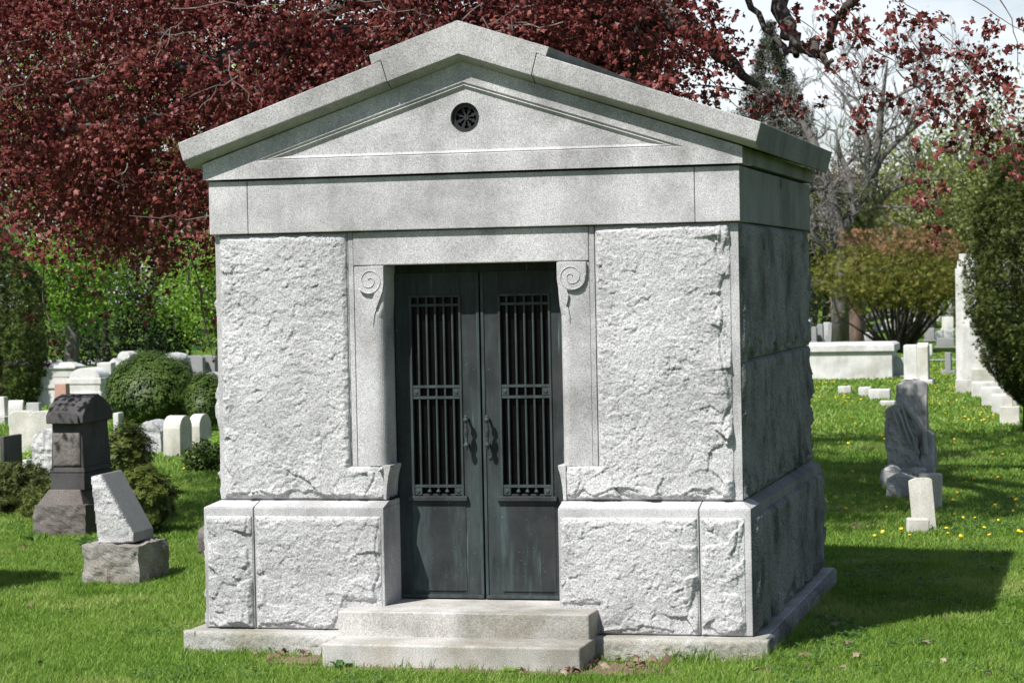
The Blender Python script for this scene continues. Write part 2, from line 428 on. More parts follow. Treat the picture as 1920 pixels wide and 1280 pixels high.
# ================================================================ the mausoleum
def in_poly(px, py, poly):
    ins = np.zeros(px.shape, bool); n = len(poly)
    for i in range(n):
        x0, y0 = poly[i]; x1, y1 = poly[(i + 1) % n]
        c = ((y0 > py) != (y1 > py)) & (px < (x1 - x0) * (py - y0) / ((y1 - y0) or 1e-12) + x0)
        ins ^= c
    return ins
def seg_dist(px, py, poly):
    d = np.full(px.shape, 9.0); n = len(poly)
    for i in range(n):
        x0, y0 = poly[i]; x1, y1 = poly[(i + 1) % n]
        L = (x1 - x0) ** 2 + (y1 - y0) ** 2
        t = np.clip(((px - x0) * (x1 - x0) + (py - y0) * (y1 - y0)) / L, 0, 1)
        d = np.minimum(d, np.hypot(px - x0 - t * (x1 - x0), py - y0 - t * (y1 - y0)))
    return d
def rock_face(name, mat, parent, o, u, v, n, poly, seed, res=.0062, bulge=.034, back=.2, dpoly=None, fine=1.0, chip=1.0, pad=0.0):
    """quarry-faced block: real relief inside the polygon (a,b) of plane o+a*u+b*v, falling to its edges, with a solid body behind"""
    o, u, v, n = [np.array(t, float) for t in (o, u, v, n)]
    def lines(vals):
        vals = sorted(set(round(t, 5) for t in vals)); out = []
        for a, b in zip(vals[:-1], vals[1:]):
            k = max(1, int(round((b - a) / res)))
            out += list(a + (b - a) * np.arange(k) / k)
        return np.array(out + [vals[-1]])
    A, B = lines([p[0] for p in poly]), lines([p[1] for p in poly])
    aa, bb = np.meshgrid(A, B, indexing='ij')
    d = seg_dist(aa, bb, dpoly or poly)
    if dpoly: d = np.where(in_poly(aa, bb, dpoly), d, 0)
    s = seed * 13.7
    amin, amax, bmin, bmax = A[0], A[-1], B[0], B[-1]
    wob = d + .022 * fbm(aa * 7 + s, bb * 7, o=3) + .014 * fbm(aa * 26, bb * 26 + s, o=2)
    prof = .45 * sstep(0, .007, d) + .55 * sstep(.0, .030, wob)
    near = np.exp(-np.minimum(amax - aa, np.minimum((bb - bmin) * 1.1, (aa - amin) * 2.2)) / .085)
    wx = aa + .035 * perlin(aa * 7 + s, bb * 7) + .010 * perlin(aa * 30 + s, bb * 30); wy = bb + .035 * perlin(aa * 7, bb * 7 + s) + .010 * perlin(aa * 30, bb * 30 + s)
    def facets(fr, sd, tilt, step):                      # broken planes: each cell its own slope and level
        val, ox, oy, ed = voronoi(wx * fr + s, wy * fr * 1.25, sd)
        v2 = (val * 7.31) % 1.0; v3 = (val * 17.7) % 1.0
        return ((v2 - .5) * ox + (v3 - .5) * oy) / fr * tilt + (val - .5) * step, val, ed
    f1, v1, e1 = facets(5.0, seed, .55, .012)            # big spalls
    f2, v2_, e2 = facets(13.0, seed + 3, .75, .0058)
    f3, v3_, e3 = facets(31.0, seed + 7, .95, .0034)
    f4, v4_, e4 = facets(66.0, seed + 9, 1.1, .0022)
    # ledges: the shell of the stone breaks away in curved scars toward the lower and right-hand edges
    lg = fbm(aa * 3.1 + s, bb * 2.6 + 3, o=3) * 1.6 + near * 1.5
    scar = sstep(.98, 1.02, lg + .10 * perlin(aa * 24, bb * 24 + s)) + .7 * sstep(1.38, 1.42, lg + .12 * perlin(aa * 18 + s, bb * 18))
    h = bulge * (.80 + .40 * fbm(aa * 1.7 + s, bb * 1.7, o=2)) + chip * near * f1 * 1.2 - chip * .013 * scar * sstep(.04, .16, near)
    rough = fine * .29 * (.55 + .5 * sstep(-.25, .3, fbm(aa * 4 + s, bb * 4 + 7, o=2)))
    h = h + rough * (.95 * f2 + 1.15 * f3 + 1.3 * f4 + .0026 * perlin(aa * 95, bb * 95 + s)) - .009 * rough * sstep(.12, .0, np.abs(perlin(aa * 11 + bb * 5 + s, bb * 13 - aa * 4))) * (v2_ > .6)
    h = np.maximum(h, .0015) * prof + pad * sstep(0, .004, d)
    na, nb = aa.shape
    pts = o + aa[..., None] * u + bb[..., None] * v + h[..., None] * n
    ca_, cb_ = (A[:-1] + A[1:]) / 2, (B[:-1] + B[1:]) / 2
    keep = in_poly(*np.meshgrid(ca_, cb_, indexing='ij'), poly)
    idx = np.arange(na * nb).reshape(na, nb)
    q = np.stack([idx[:-1, :-1], idx[1:, :-1], idx[1:, 1:], idx[:-1, 1:]], -1)[keep]
    e = np.concatenate([q[:, [0, 1]], q[:, [1, 2]], q[:, [2, 3]], q[:, [3, 0]]])
    key = np.sort(e, 1); key = key[:, 0] * (na * nb) + key[:, 1]
    uq, inv, cnt = np.unique(key, return_inverse=True, return_counts=True)
    be = e[cnt[inv] == 1]
    V = pts.reshape(-1, 3)
    bi = np.unique(be); m = np.full(len(V), -1); m[bi] = np.arange(len(bi)) + len(V)
    Vb = V[bi] - n * back
    sk = np.stack([be[:, 1], be[:, 0], m[be[:, 0]], m[be[:, 1]]], -1)
    V = np.concatenate([V, Vb]); Q = np.concatenate([q, sk])
    used = np.unique(Q); rm = np.full(len(V), -1); rm[used] = np.arange(len(used))
    ob = np_mesh(name, V[used], rm[Q], mat, parent)
    return ob

mau = thing('mausoleum', 'grey rock-faced granite tomb house with a pedimented roof and bronze double doors', 'mausoleum', (0, 0, 0))
BW, BD = 3.27, 3.30
# footing: smooth top, rough sides
MB().box(-1.80, 1.80, -.235, 3.33, -.15, .152).build('footing', M['footing'], mau, .012)
fr = dict(res=.010, bulge=.022, back=.06, fine=1.2)
ft = [c for c in mau.children if c.name.startswith('footing')][0]
rock_face('footing_face', M['footing'], ft, (0, -.236, 0), (1, 0, 0), (0, 0, 1), (0, -1, 0), [(-1.82, -.12), (1.82, -.12), (1.82, .150), (-1.82, .150)], 3, chip=.5, **fr)
rock_face('footing_face', M['side_rock'], ft, (1.801, 0, 0), (0, 1, 0), (0, 0, 1), (1, 0, 0), [(-.205, -.12), (3.34, -.12), (3.34, .149), (-.205, .149)], 4, chip=.5, **fr)
rock_face('footing_face', M['footing'], ft, (-1.801, 0, 0), (0, -1, 0), (0, 0, 1), (-1, 0, 0), [(-3.34, -.12), (.25, -.12), (.25, .149), (-3.34, .149)], 5, chip=.5, **fr)

# plinth course: bevelled top, smooth fascia, rough panel below
PT, PF, PY = .905, .852, -.12
def stain_shade_east(o):
    """east-facing sides take a darker granite: stain, and shade put into the colour"""
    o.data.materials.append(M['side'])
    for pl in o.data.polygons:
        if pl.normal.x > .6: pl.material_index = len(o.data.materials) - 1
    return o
def plinth(x0, x1, seed, l=0, r=0, rl=.008, rr=.008, step=None):
    p = MB().box(x0, x1, PY, .25 if abs(x0) < 1.4 and abs(x1) < 1.42 else .3, .156, PT).build('plinth_block', M['smooth'], mau, .006)
    bv_ = MB().frustum(x0, x1, PY, .25, PT, .938, l, r, .12, 0).build('plinth_bevel', M['smooth'], p, .004)
    if x1 > 1.6: stain_shade_east(p); stain_shade_east(bv_)
    poly = [(x0 + rl, .160), (x1 - rr, .160), (x1 - rr, PF), (x0 + rl, PF)]
    dp = None
    if step == 'r': dp = [(x0 + rl, .160), (-.79, .160), (-.79, .335), (x1 - rr, .335), (x1 - rr, PF), (x0 + rl, PF)]
    if step == 'l': dp = [(.80, .160), (x1 - rr, .160), (x1 - rr, PF), (x0 + rl, PF), (x0 + rl, .335), (.80, .335)]
    rock_face('rock_face', M['rock'], p, (0, PY - .001, 0), (1, 0, 0), (0, 0, 1), (0, -1, 0), poly, seed, bulge=.026, back=.03, dpoly=dp)
    return p
plinth(-1.715, -1.389, 21, l=.065, rl=.020)
plinth(-1.383, -.544, 22, rr=.018, step='r')
plinth(.550, 1.402, 23, rl=.012, step='l')
plinth(1.408, 1.715, 24, r=.065, rr=.040)
# plinth along the sides and back
sp = MB().box(1.30, 1.714, .302, 3.32, .156, PT).build('plinth_block', M['side'], mau, .006)
MB().frustum(1.40, 1.714, .254, 3.32, PT, .938, 0, .064, 0, .06).build('plinth_bevel', M['side'], sp, .004)
rock_face('rock_face', M['side_rock'], sp, (1.716, 0, 0), (0, 1, 0), (0, 0, 1), (1, 0, 0), [(-.085, .160), (3.31, .160), (3.31, PF), (-.085, PF)], 25, res=.009, bulge=.034, back=.03)
sp = MB().box(-1.714, -1.30, .302, 3.32, .156, PT).build('plinth_block', M['smooth'], mau, .006)
MB().frustum(-1.714, -1.40, .254, 3.32, PT, .938, .064, 0, 0, .06).build('plinth_bevel', M['smooth'], sp, .004)
rock_face('rock_face', M['rock'], sp, (-1.716, 0, 0), (0, -1, 0), (0, 0, 1), (-1, 0, 0), [(-3.31, .160), (.085, .160), (.085, PF), (-3.31, PF)], 26, res=.012, bulge=.03, back=.03)

# upper wall blocks with the L-shaped rough foot under each pilaster
wl_ = MB().box(-1.65, -.779, .012, .29, .944, 2.592).box(-.779, -.56, .012, .25, .944, 1.15).build('wall_block', M['smooth'], mau, .004)
rock_face('rock_face', M['rock'], wl_, (0, .010, 0), (1, 0, 0), (0, 0, 1), (0, -1, 0),
          [(-1.620, .950), (-.572, .950), (-.572, 1.150), (-.786, 1.150), (-.786, 2.585), (-1.620, 2.585)], 31, back=.02, bulge=.034, chip=1.25)
wr_ = stain_shade_east(MB().box(.779, 1.65, .012, .29, .944, 2.592).box(.57, .779, .012, .25, .944, 1.15).build('wall_block', M['smooth'], mau, .004))
rock_face('rock_face', M['rock'], wr_, (0, .010, 0), (1, 0, 0), (0, 0, 1), (0, -1, 0),
          [(.566, .950), (1.598, .950), (1.598, 2.585), (.782, 2.585), (.782, 1.150), (.566, 1.150)], 38, back=.02, bulge=.034, chip=1.25)
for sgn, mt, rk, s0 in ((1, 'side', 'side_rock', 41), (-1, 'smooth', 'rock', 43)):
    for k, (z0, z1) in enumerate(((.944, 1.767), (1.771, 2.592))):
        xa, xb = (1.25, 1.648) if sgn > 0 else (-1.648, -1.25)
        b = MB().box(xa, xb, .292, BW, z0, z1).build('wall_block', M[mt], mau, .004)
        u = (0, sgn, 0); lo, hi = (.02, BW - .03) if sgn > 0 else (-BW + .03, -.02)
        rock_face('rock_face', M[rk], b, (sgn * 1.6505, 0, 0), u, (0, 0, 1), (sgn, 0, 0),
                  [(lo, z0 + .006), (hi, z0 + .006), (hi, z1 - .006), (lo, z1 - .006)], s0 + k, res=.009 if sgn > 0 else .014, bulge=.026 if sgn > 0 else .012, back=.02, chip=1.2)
MB().box(-1.25, 1.25, BW - .3, BW - .002, .156, 2.59).build('back_wall', M['smooth'], mau)
MB().box(-1.25, 1.25, .30, BW - .3, .10, .30).build('floor_slab', M['step'], mau)

# door jambs: pilaster with rounded edge, flared foot, scroll capital
def jamb(sg):
    def X(x): return sg * x                       # built for the left side with x = -|x|, mirrored for the right
    mb = MB(); n = 7
    zs = [1.152, 1.30, 1.50, 1.80, 2.0, 2.06, 2.12, 2.20, 2.383]
    ed = [.555, .556, .556, .556, .556, .556, .553, .547, .545]
    rings = []
    for z, e in zip(zs, ed):
        r = .055 if z < 2.1 else .02
        ring = [(.741, .012, z)]
        for k in range(n + 1):
            a = math.pi / 2 * k / n
            ring.append((e + r - r * math.sin(a), .004 + r - r * math.cos(a), z))
        ring += [(e + .004, .25, z), (.741, .25, z)]
        rings.append(ring)
    m = len(rings[0]); v = [(X(-p[0]), p[1], p[2]) for r in rings for p in r]; f = []
    for i in range(len(rings) - 1):
        for k in range(m):
            f.append((i * m + k, i * m + (k + 1) % m, (i + 1) * m + (k + 1) % m, (i + 1) * m + k))
    f += [tuple(range(m - 1, -1, -1)), tuple(range((len(rings) - 1) * m, len(rings) * m))]
    mb.add(v, f)
    j = mb.build('door_jamb', M['smooth'], mau)
    # edge strip between pilaster and wall block
    MB().box(min(X(-.776), X(-.744)), max(X(-.776), X(-.744)), .008, .25, 1.152, 2.592).build('edge_strip', M['smooth'], j, .003)
    # flared foot (cyma) closing the rough block toward the doorway
    poly = [(-.578, .944), (-.557, .944), (-.557, .975), (-.552, 1.03), (-.543, 1.09), (-.530, 1.135), (-.528, 1.156), (-.578, 1.156)]
    poly = [(X(a), b) for a, b in poly]
    if sg < 0: poly = poly[::-1]
    MB().prism_y(poly, -.006, .25).build('flared_foot', M['smooth'], j, .004)
    # smooth door reveal down at plinth height
    MB().box(min(X(-.549), X(-.60)), max(X(-.549), X(-.60)), -.02, .252, .31, .935).build('plinth_reveal', M['smooth'], j)
    # scroll: raised volute with tail, spiral incised as a thin roll
    cx, cz, R = -.637, 2.292, .086
    pts = [(-.728, 2.380), (-.728, 2.30)]
    for k in range(9):
        a = math.pi + (math.pi * .62) * k / 8
        pts.append((cx + R * math.cos(a), cz + R * math.sin(a)))
    pts += [(-.618, 2.182), (-.612, 2.15), (-.604, 2.12), (-.598, 2.118), (-.572, 2.178), (-.553, 2.225), (-.546, 2.28), (-.546, 2.380)]
    pts = [(X(a), b) for a, b in pts]
    if sg < 0: pts = pts[::-1]
    sc = MB().prism_y(pts, -.012, .03).build('scroll_capital', M['smooth'], j, .005)
    sp_ = []
    for k in range(60):
        t = k / 59; a = math.radians(215) + t * math.pi * 3.55; r = .074 * (1 - t) ** .8 + .008
        sp_.append((X(cx + r * math.cos(a)), -.0125, cz + r * math.sin(a)))
    MB().tube(sp_, .0042, 6).build('spiral', M['smooth'], sc, smooth=True)
    for lf in ([(-.600, -.004, 2.122), (-.612, -.004, 2.09), (-.618, -.003, 2.05), (-.620, -.001, 2.01)],):
        MB().tube([(X(a), b + .004, c) for a, b, c in lf], [.0030, .0036, .0030, .0015], 6).build('leaf_moulding', M['smooth'], sc, smooth=True)
    return j
jl = jamb(1); jamb(-1)
MB().box(-.556, -.542, .05, .24, .94, .955).build('iron_cramp', M['iron'], jl)

lin = MB().box(-.742, .742, .002, .34, 2.386, 2.592).build('lintel', M['smooth'], mau, .006)
# frieze: three blocks in front, one along each side
for x0, x1 in ((-1.668, -1.414), (-1.411, 1.398), (1.401, 1.668)):
    MB().box(x0, x1, -.032, .35, 2.598, 2.926).build('frieze_block', M['smooth'], mau, .005)
fs = MB().box(1.34, 1.667, .353, 1.75, 2.598, 2.926).build('frieze_block', M['side'], mau, .005)
MB().box(1.34, 1.667, 1.753, 3.30, 2.598, 2.926).build('frieze_block', M['side'], mau, .005)
MB().box(1.65, 1.6695, 1.735, 1.80, 2.85, 2.915).build('hole_shade_box', M['hole_shade'], fs)  # solid dark box stands in for the shade inside a small hole
MB().box(1.655, 1.6688, -.026, .352, 2.601, 2.923).build('stain_shade_facing', M['side'], fs)  # thin dark sheet over the frieze end, standing for stain and shade
MB().box(-1.667, -1.34, .353, 3.30, 2.598, 2.926).build('frieze_block', M['smooth'], mau, .005)

# pediment block with the recessed triangular field
pz = lambda x: 3.604 - .336 * abs(x)
OUT = [(-1.692, 2.938), (1.692, 2.938), (1.692, 3.036), (0, 3.604), (-1.692, 3.036)]
T1 = [(-1.346, 3.046), (1.346, 3.046), (0, 3.482)]
def inset(T, top, bot):
    (ax, az), (bx, bz), (cx, cz) = T
    s = (cz - az) / (0 - ax); L = math.sqrt(1 + s * s)
    return [(ax + (top * L + bot) / s, az + bot), (bx - (top * L + bot) / s, bz + bot), (0, cz - top * L)]
T2, T3, T4 = inset(T1, .012, .006), inset(T1, .018, .010), inset(T1, .036, .026)
yb = -.062
mb = MB()
v = [(x, yb, z) for x, z in OUT] + [(x, yb, z) for x, z in T1]
mb.add(v, [(0, 1, 6, 5), (1, 2, 6), (2, 3, 7, 6), (3, 4, 5, 7), (4, 0, 5)])
lv = [(T1, yb), (T2, yb + .012), (T3, yb + .006), (T4, yb + .024)]
for (a, ya), (b, y2) in zip(lv[:-1], lv[1:]):
    mb.add([(x, ya, z) for x, z in a] + [(x, y2, z) for x, z in b], [(0, 1, 4, 3), (1, 2, 5, 4), (2, 0, 3, 5)])
# field with a round vent hole
VC, VR, NV = (0.0, 3.268), .090, 36
ring = [(VC[0] + VR * math.cos(2 * math.pi * k / NV), yb + .024, VC[1] + VR * math.sin(2 * math.pi * k / NV)) for k in range(NV)]
tri = [(x, yb + .024, z) for x, z in T4]
def tri_hit(a):
    dx, dz = math.cos(a), math.sin(a); best = 9
    for i in range(3):
        (x0, z0), (x1, z1) = T4[i], T4[(i + 1) % 3]
        ex, ez = x1 - x0, z1 - z0; den = dx * ez - dz * ex
        if abs(den) < 1e-9: continue
        t = ((x0 - VC[0]) * ez - (z0 - VC[1]) * ex) / den; s = ((x0 - VC[0]) * dz - (z0 - VC[1]) * dx) / den
        if t > 0 and -1e-6 <= s <= 1 + 1e-6: best = min(best, t)
    return (VC[0] + dx * best, yb + .024, VC[1] + dz * best)
angs = sorted(set([2 * math.pi * k / NV for k in range(NV)] + [math.atan2(z - VC[1], x - VC[0]) % (2 * math.pi) for x, z in T4]))
o_ = [tri_hit(a) for a in angs]; i_ = [(VC[0] + VR * math.cos(a), yb + .024, VC[1] + VR * math.sin(a)) for a in angs]
i2 = [(x, yb + .12, z) for x, _, z in i_]
na = len(angs)
mb.add(o_ + i_ + i2, [(k, (k + 1) % na, na + (k + 1) % na, na + k) for k in range(na)] +
       [(na + k, na + (k + 1) % na, 2 * na + (k + 1) % na, 2 * na + k) for k in range(na)])
# body behind
bv = [(x, yb, z) for x, z in OUT] + [(x, .33, z) for x, z in OUT]
mb.add(bv, [(1, 0, 5, 6), (2, 1, 6, 7), (3, 2, 7, 8), (4, 3, 8, 9), (0, 4, 9, 5), (5, 6, 7, 8, 9)])
ped = mb.build('pediment', M['smooth'], mau, fixn=False)
MB().box(1.62, 1.6935, -.055, 3.32, 2.941, 3.034).box(1.3, 1.62, .335, 3.32, 2.938, 3.03).build('cornice_side', M['side'], mau)
MB().box(-1.692, -1.3, .335, 3.32, 2.938, 3.034).build('cornice_side', M['smooth'], mau)
MB().prism_y([(-1.3, 2.938), (1.3, 2.938), (1.3, 3.12), (0, 3.56), (-1.3, 3.12)], 3.05, 3.318).build('back_gable', M['smooth'], mau)
# vent grille: ring, hub and spokes with arrow ends
vent = MB()
vy = yb + .052
for R0, R1, w in ((.089, .064, .03),):
    n = 40; vv = []; ff = []
    for k in range(n):
        a = 2 * math.pi * k / n
        for r, y in ((R0, vy), (R1, vy), (R1, vy + w), (R0, vy + w)):
            vv.append((r * math.cos(a), y, VC[1] + r * math.sin(a)))
    for k in range(n):
        b, c = 4 * k, 4 * ((k + 1) % n)
        for q in range(4):
            ff.append((b + q, c + q, c + (q + 1) % 4, b + (q + 1) % 4))
    vent.add(vv, ff)
for k in range(8):
    a = 2 * math.pi * (k + .5) / 8; c, s = math.cos(a), math.sin(a)
    def q(r, t): return (r * c - t * s, VC[1] + r * s + t * c)
    pl = [q(.016, -.004), q(.040, -.006), q(.040, -.013), q(.056, -.006), q(.067, -.018), q(.067, .018), q(.056, .006), q(.040, .013), q(.040, .006), q(.016, .004)]
    vent.prism_y(pl, vy + .008, vy + .024)
vent.lathe([(.001, .004), (.016, .004), (.02, .012), (.02, .026), (.001, .026)], (0, vy, VC[1]), 20, 'y')
vg = vent.build('vent_grille', M['iron'], mau, fixn=True)
MB().lathe([(.001, 0), (.087, 0), (.087, .02), (.001, .02)], (0, vy + .045, VC[1]), 32, 'y').build('vent_back', M['glass'], vg)

# roof: two slabs and a proud ridge stone, each with an undercut soffit
RY0, RY1 = -.158, 3.42
def roof_piece(name, top, bot, mt):
    """top/bot: (x,z) lists left to right; the soffit dips inward behind the front face"""
    drop = .040
    rings = []
    for y, dz in ((RY0, 0), (yb + .002, -drop), (RY1 - .11, -drop), (RY1, 0)):
        rings.append([(x, y, z) for x, z in top] + [(x, y, z + dz) for x, z in bot[::-1]])
    m = len(rings[0]); v = [p for r in rings for p in r]; f = [tuple(range(m - 1, -1, -1)), tuple(range(3 * m, 4 * m))]
    for i in range(3):
        for k in range(m):
            f.append((i * m + k, i * m + (k + 1) % m, (i + 1) * m + (k + 1) % m, (i + 1) * m + k))
    o = MB().add(v, f).build(name, mt, mau, .006)
    return stain_shade_east(o)  # shade of roof ends and ridge side is put into the stone colour
zb = lambda x: 3.644 - .330 * abs(x)
zt = lambda x: 3.169 + .3405 * (1.816 - abs(x))
rl = roof_piece('roof_slab', [(-1.816, 3.169), (-.489, zt(.489))], [(-1.784, zb(1.784)), (-.452, zb(.452))], M['roof'])
rr = roof_piece('roof_slab', [(.484, zt(.484)), (1.822, 3.167)], [(.450, zb(.450)), (1.790, zb(1.790))], M['roof'])
roof_piece('ridge_stone', [(-.548, zt(.548) + .003), (-.562, 3.658), (0, 3.843), (.560, 3.658), (.540, zt(.540) + .003)], [(-.549, zt(.549)), (-.486, zt(.486) + .003), (-.449, zb(.449)), (0, 3.644), (.447, zb(.447)), (.481, zt(.481) + .003), (.541, zt(.541))], M['roof'])

# steps
MB().box(-.768, .785, -.370, .26, .03, .305).build('step', M['step'], mau, .010, seg=3)
MB().box(-.760, .800, -.700, -.27, -.08, .158).build('step', M['step'], mau, .012, seg=3)

# bronze doors
DY = .222
MB().box(-.60, .60, DY + .02, DY + .09, 2.30, 2.40).box(-.60, -.545, DY + .02, DY + .09, .306, 2.30).box(.545, .60, DY + .02, DY + .09, .306, 2.30).build('door_frame', M['bronze'], mau, .003)
def door(sg):
    x0, x1 = (-.548, -.004) if sg < 0 else (.004, .548)
    g0, g1 = (-.448, -.130) if sg < 0 else (.122, .440)          # glazed opening
    zb0, zg0, zg1, zt1 = .312, .960, 2.185, 2.335
    mb = MB()
    mb.box(x0, g0, DY, DY + .04, zb0, zt1).box(g1, x1, DY, DY + .04, zb0, zt1)
    mb.box(g0, g1, DY, DY + .04, zg1, zt1).box(g0, g1, DY + .004, DY + .04, zb0, zg0)
    d = mb.build('door', M['bronze'], mau, .002)
    # raised beads around the opening, meeting stile, kick rail
    bd = MB()
    for a in (g0, g1): bd.box(a - .007, a + .007, DY - .010, DY + .03, zg0 - .02, zg1 + .01)
    bd.box(g0, g1, DY - .010, DY + .03, zg1 - .004, zg1 + .010)
    bd.box(x0 + .004, x1 - .004, DY - .008, DY + .002, zb0 + .002, zb0 + .024)
    bd.box(min(x0, x1) + .002 if sg > 0 else x1 - .020, min(x0, x1) + .020 if sg > 0 else x1 - .002, DY - .008, DY + .002, zb0 + .026, zt1 - .004)
    bd.build('bead', M['verdigris'], d, .002)
    pn = MB().box(g0 - .015, g1 + .015, DY - .004, DY + .006, zb0 + .045, zg0 - .045).build('lower_panel', M['bronze_low'], d, .004)
    MB().frustum(g0 - .032, g1 + .032, DY - .030, DY + .002, zg0 - .042, zg0 - .012, 0, 0, 0, 0).box(g0 - .024, g1 + .024, DY - .018, DY + .002, zg0 - .060, zg0 - .042).build('ledge', M['bronze'], d, .004)
    MB().box(g0 - .004, g1 + .004, DY + .026, DY + .032, zg0 - .01, zg1 + .01).build('glass_pane', M['glass'], d)
    gr = MB()
    for z in (zg0 + .050, 1.560, 1.628, zg1 - .052): gr.box(g0 + .006, g1 - .006, DY - .006, DY + .012, z - .008, z + .008)
    sp = (g1 - g0) / 5.6
    for k in range(5):
        x = (g0 + g1) / 2 + (k - 2) * sp * .97
        gr.tube([(x, DY + .004, zg0 + .002), (x, DY + .004, 1.565)], .0072, 8)
        gr.tube([(x, DY + .004, 1.555), (x, DY + .004, zg1)], .0072, 8)
    for a in (g0 + .030, g1 - .030):
        for z in (zg0 + .018, 1.594):
            gr.box(a - .022, a + .022, DY - .004, DY + .012, z - .022, z + .022)
            gr.lathe([(.001, -.007), (.010, -.006), (.014, -.001), (.014, .004), (.001, .004)], (a, DY - .003, z), 10, 'y')
    for k in (-1, 0, 1):
        gr.lathe([(.006, -.012), (.015, -.002), (.006, .010)], ((g0 + g1) / 2 + k * sp, DY - .001, zg0 + .018), 10)
    gr.build('grille', M['verdigris'], d)
    hx, hz = (-.087, 1.345) if sg < 0 else (.047, 1.345)
    h = MB()
    prof = [(.001, -.108), (.007, -.104), (.010, -.098), (.006, -.092), (.013, -.086), (.014, -.072), (.008, -.066), (.0065, -.050), (.009, -.030),
            (.007, -.022), (.013, -.014), (.007, -.006), (.014, 0), (.007, .006), (.013, .014), (.007, .022), (.009, .030), (.0065, .050), (.008, .066), (.014, .072), (.013, .086), (.006, .092), (.010, .098), (.007, .104), (.001, .108)]
    h.lathe([(a * 1.3, b) for a, b in prof], (hx, DY - .062, hz), 14)
    for z in (-.079, .079): h.tube([(hx, DY - .060, hz + z), (hx, DY + .002, hz + z)], .009, 8)
    h.build('handle', M['verdigris'], d, smooth=True)
    if sg > 0:
        MB().lathe([(.001, -.008), (.008, -.008), (.012, -.002), (.012, .002), (.001, .002)], (.047, DY - .001, 1.185), 12, 'y').build('keyhole', M['verdigris'], d)
    return d
door(-1); door(1)


# ================================================================ plants
def leaf_template(kind):
    if kind == 'maple':                                   # five-lobed, folded along the midrib
        o = [(0, -.20), (.28, -.34), (.33, -.08), (.55, .20), (.27, .26), (0, .66), (-.27, .26), (-.55, .20), (-.33, -.08), (-.28, -.34)]
        v = [(0, .05, 0)] + [(x, y, -.55 * abs(x) - .25 * y * y) for x, y in o]
        t = [(0, i + 1, (i + 1) % len(o) + 1) for i in range(len(o))]
    elif kind == 'broad':
        v = [(0, -.5, 0), (.26, -.15, -.07), (.22, .2, -.08), (0, .55, -.05), (-.22, .2, -.08), (-.26, -.15, -.07), (0, 0, .03)]
        t = [(6, i, (i + 1) % 6) for i in range(6)]
    elif kind == 'oval':
        v = [(0, -.5, 0), (.28, 0, -.06), (0, .5, 0), (-.28, 0, -.06)]
        t = [(0, 1, 2), (0, 2, 3)]
    elif kind == 'needle':                                # a tuft of five narrow sprays
        v, t = [], []
        for k in range(5):
            a = (k - 2) * .5
            c, s = math.sin(a), math.cos(a); z = (.12, -.10, .16, -.14, .08)[k]
            b = len(v)
            v += [(-.07 * s, -.3 + .07 * c, 0), (.07 * s, -.3 - .07 * c, 0), (c * .75, -.3 + s * .85, z)]
            t.append((b, b + 1, b + 2))
    elif kind == 'spray':                                 # flat fern-like spray
        v, t = [], []
        for k in range(4):
            y = -.5 + k * .28; w = .42 - .08 * k
            for sgn in (-1, 1):
                b = len(v)
                v += [(0, y - .06, 0), (0, y + .08, 0), (sgn * w, y + .22, -.06)]
                t.append((b, b + 1, b + 2))
        b = len(v); v += [(-.04, .25, 0), (.04, .25, 0), (0, .62, -.03)]; t.append((b, b + 1, b + 2))
    elif kind == 'blade':
        v = [(-.5, 0, 0), (.5, 0, 0), (-.30, .55, .10), (.30, .55, .10), (0, 1, .34)]
        t = [(0, 1, 3), (0, 3, 2), (2, 3, 4)]
    return np.array(v, float), np.array(t, int)

def rotmats(nrm, spin):
    """frames whose z is the given normal, spun about it"""
    n = nrm / np.linalg.norm(nrm, axis=1)[:, None]
    a = np.where(np.abs(n[:, 2:3]) < .9, np.array([[0, 0, 1.0]]), np.array([[1.0, 0, 0]]))
    x = np.cross(a, n); x /= np.linalg.norm(x, axis=1)[:, None]
    y = np.cross(n, x)
    c, s = np.cos(spin)[:, None], np.sin(spin)[:, None]
    return x * c + y * s, y * c - x * s, n

def leaves(name, pts, size, kind, mat, parent=None, up=.6, var=.35, tint=None, hang=0.0, out=None, seed=1, face=None):
    """one leaf per point; up = how strongly leaves face the sky, hang = tips hang down, out = centre to face away from"""
    r = np.random.default_rng(seed)
    pts = np.asarray(pts, float); N = len(pts)
    V, T = leaf_template(kind)
    nr = r.normal(size=(N, 3)); nr /= np.linalg.norm(nr, axis=1)[:, None]
    nr = nr + np.array([0, 0, up])
    if out is not None:
        d = pts - np.asarray(out, float); d /= np.linalg.norm(d, axis=1)[:, None] + 1e-9
        nr = nr + d * .5
    if face is not None: nr = nr + np.asarray(face, float)
    x, y, n = rotmats(nr, r.uniform(0, 2 * np.pi, N))
    if hang:                                             # turn the tip (local +y) toward the ground
        g = np.array([0, 0, -1.0]) - n * (-n[:, 2:3])
        y2 = y + hang * g; y2 -= n * np.sum(y2 * n, 1)[:, None]
        y = y2 / (np.linalg.norm(y2, axis=1)[:, None] + 1e-9); x = np.cross(y, n)
    s = size * (1 + var * r.uniform(-1, 1, N))
    W_ = (V[None, :, 0:1] * x[:, None] + V[None, :, 1:2] * y[:, None] + V[None, :, 2:3] * n[:, None]) * s[:, None, None] + pts[:, None]
    k = len(V)
    TT = (T[None] + (np.arange(N) * k)[:, None, None]).reshape(-1, 3)
    if tint is None: tint = r.beta(2.2, 2.2, N)
    return np_mesh(name, W_.reshape(-1, 3), TT, mat, parent, np.repeat(np.clip(tint, 0, 1), k))

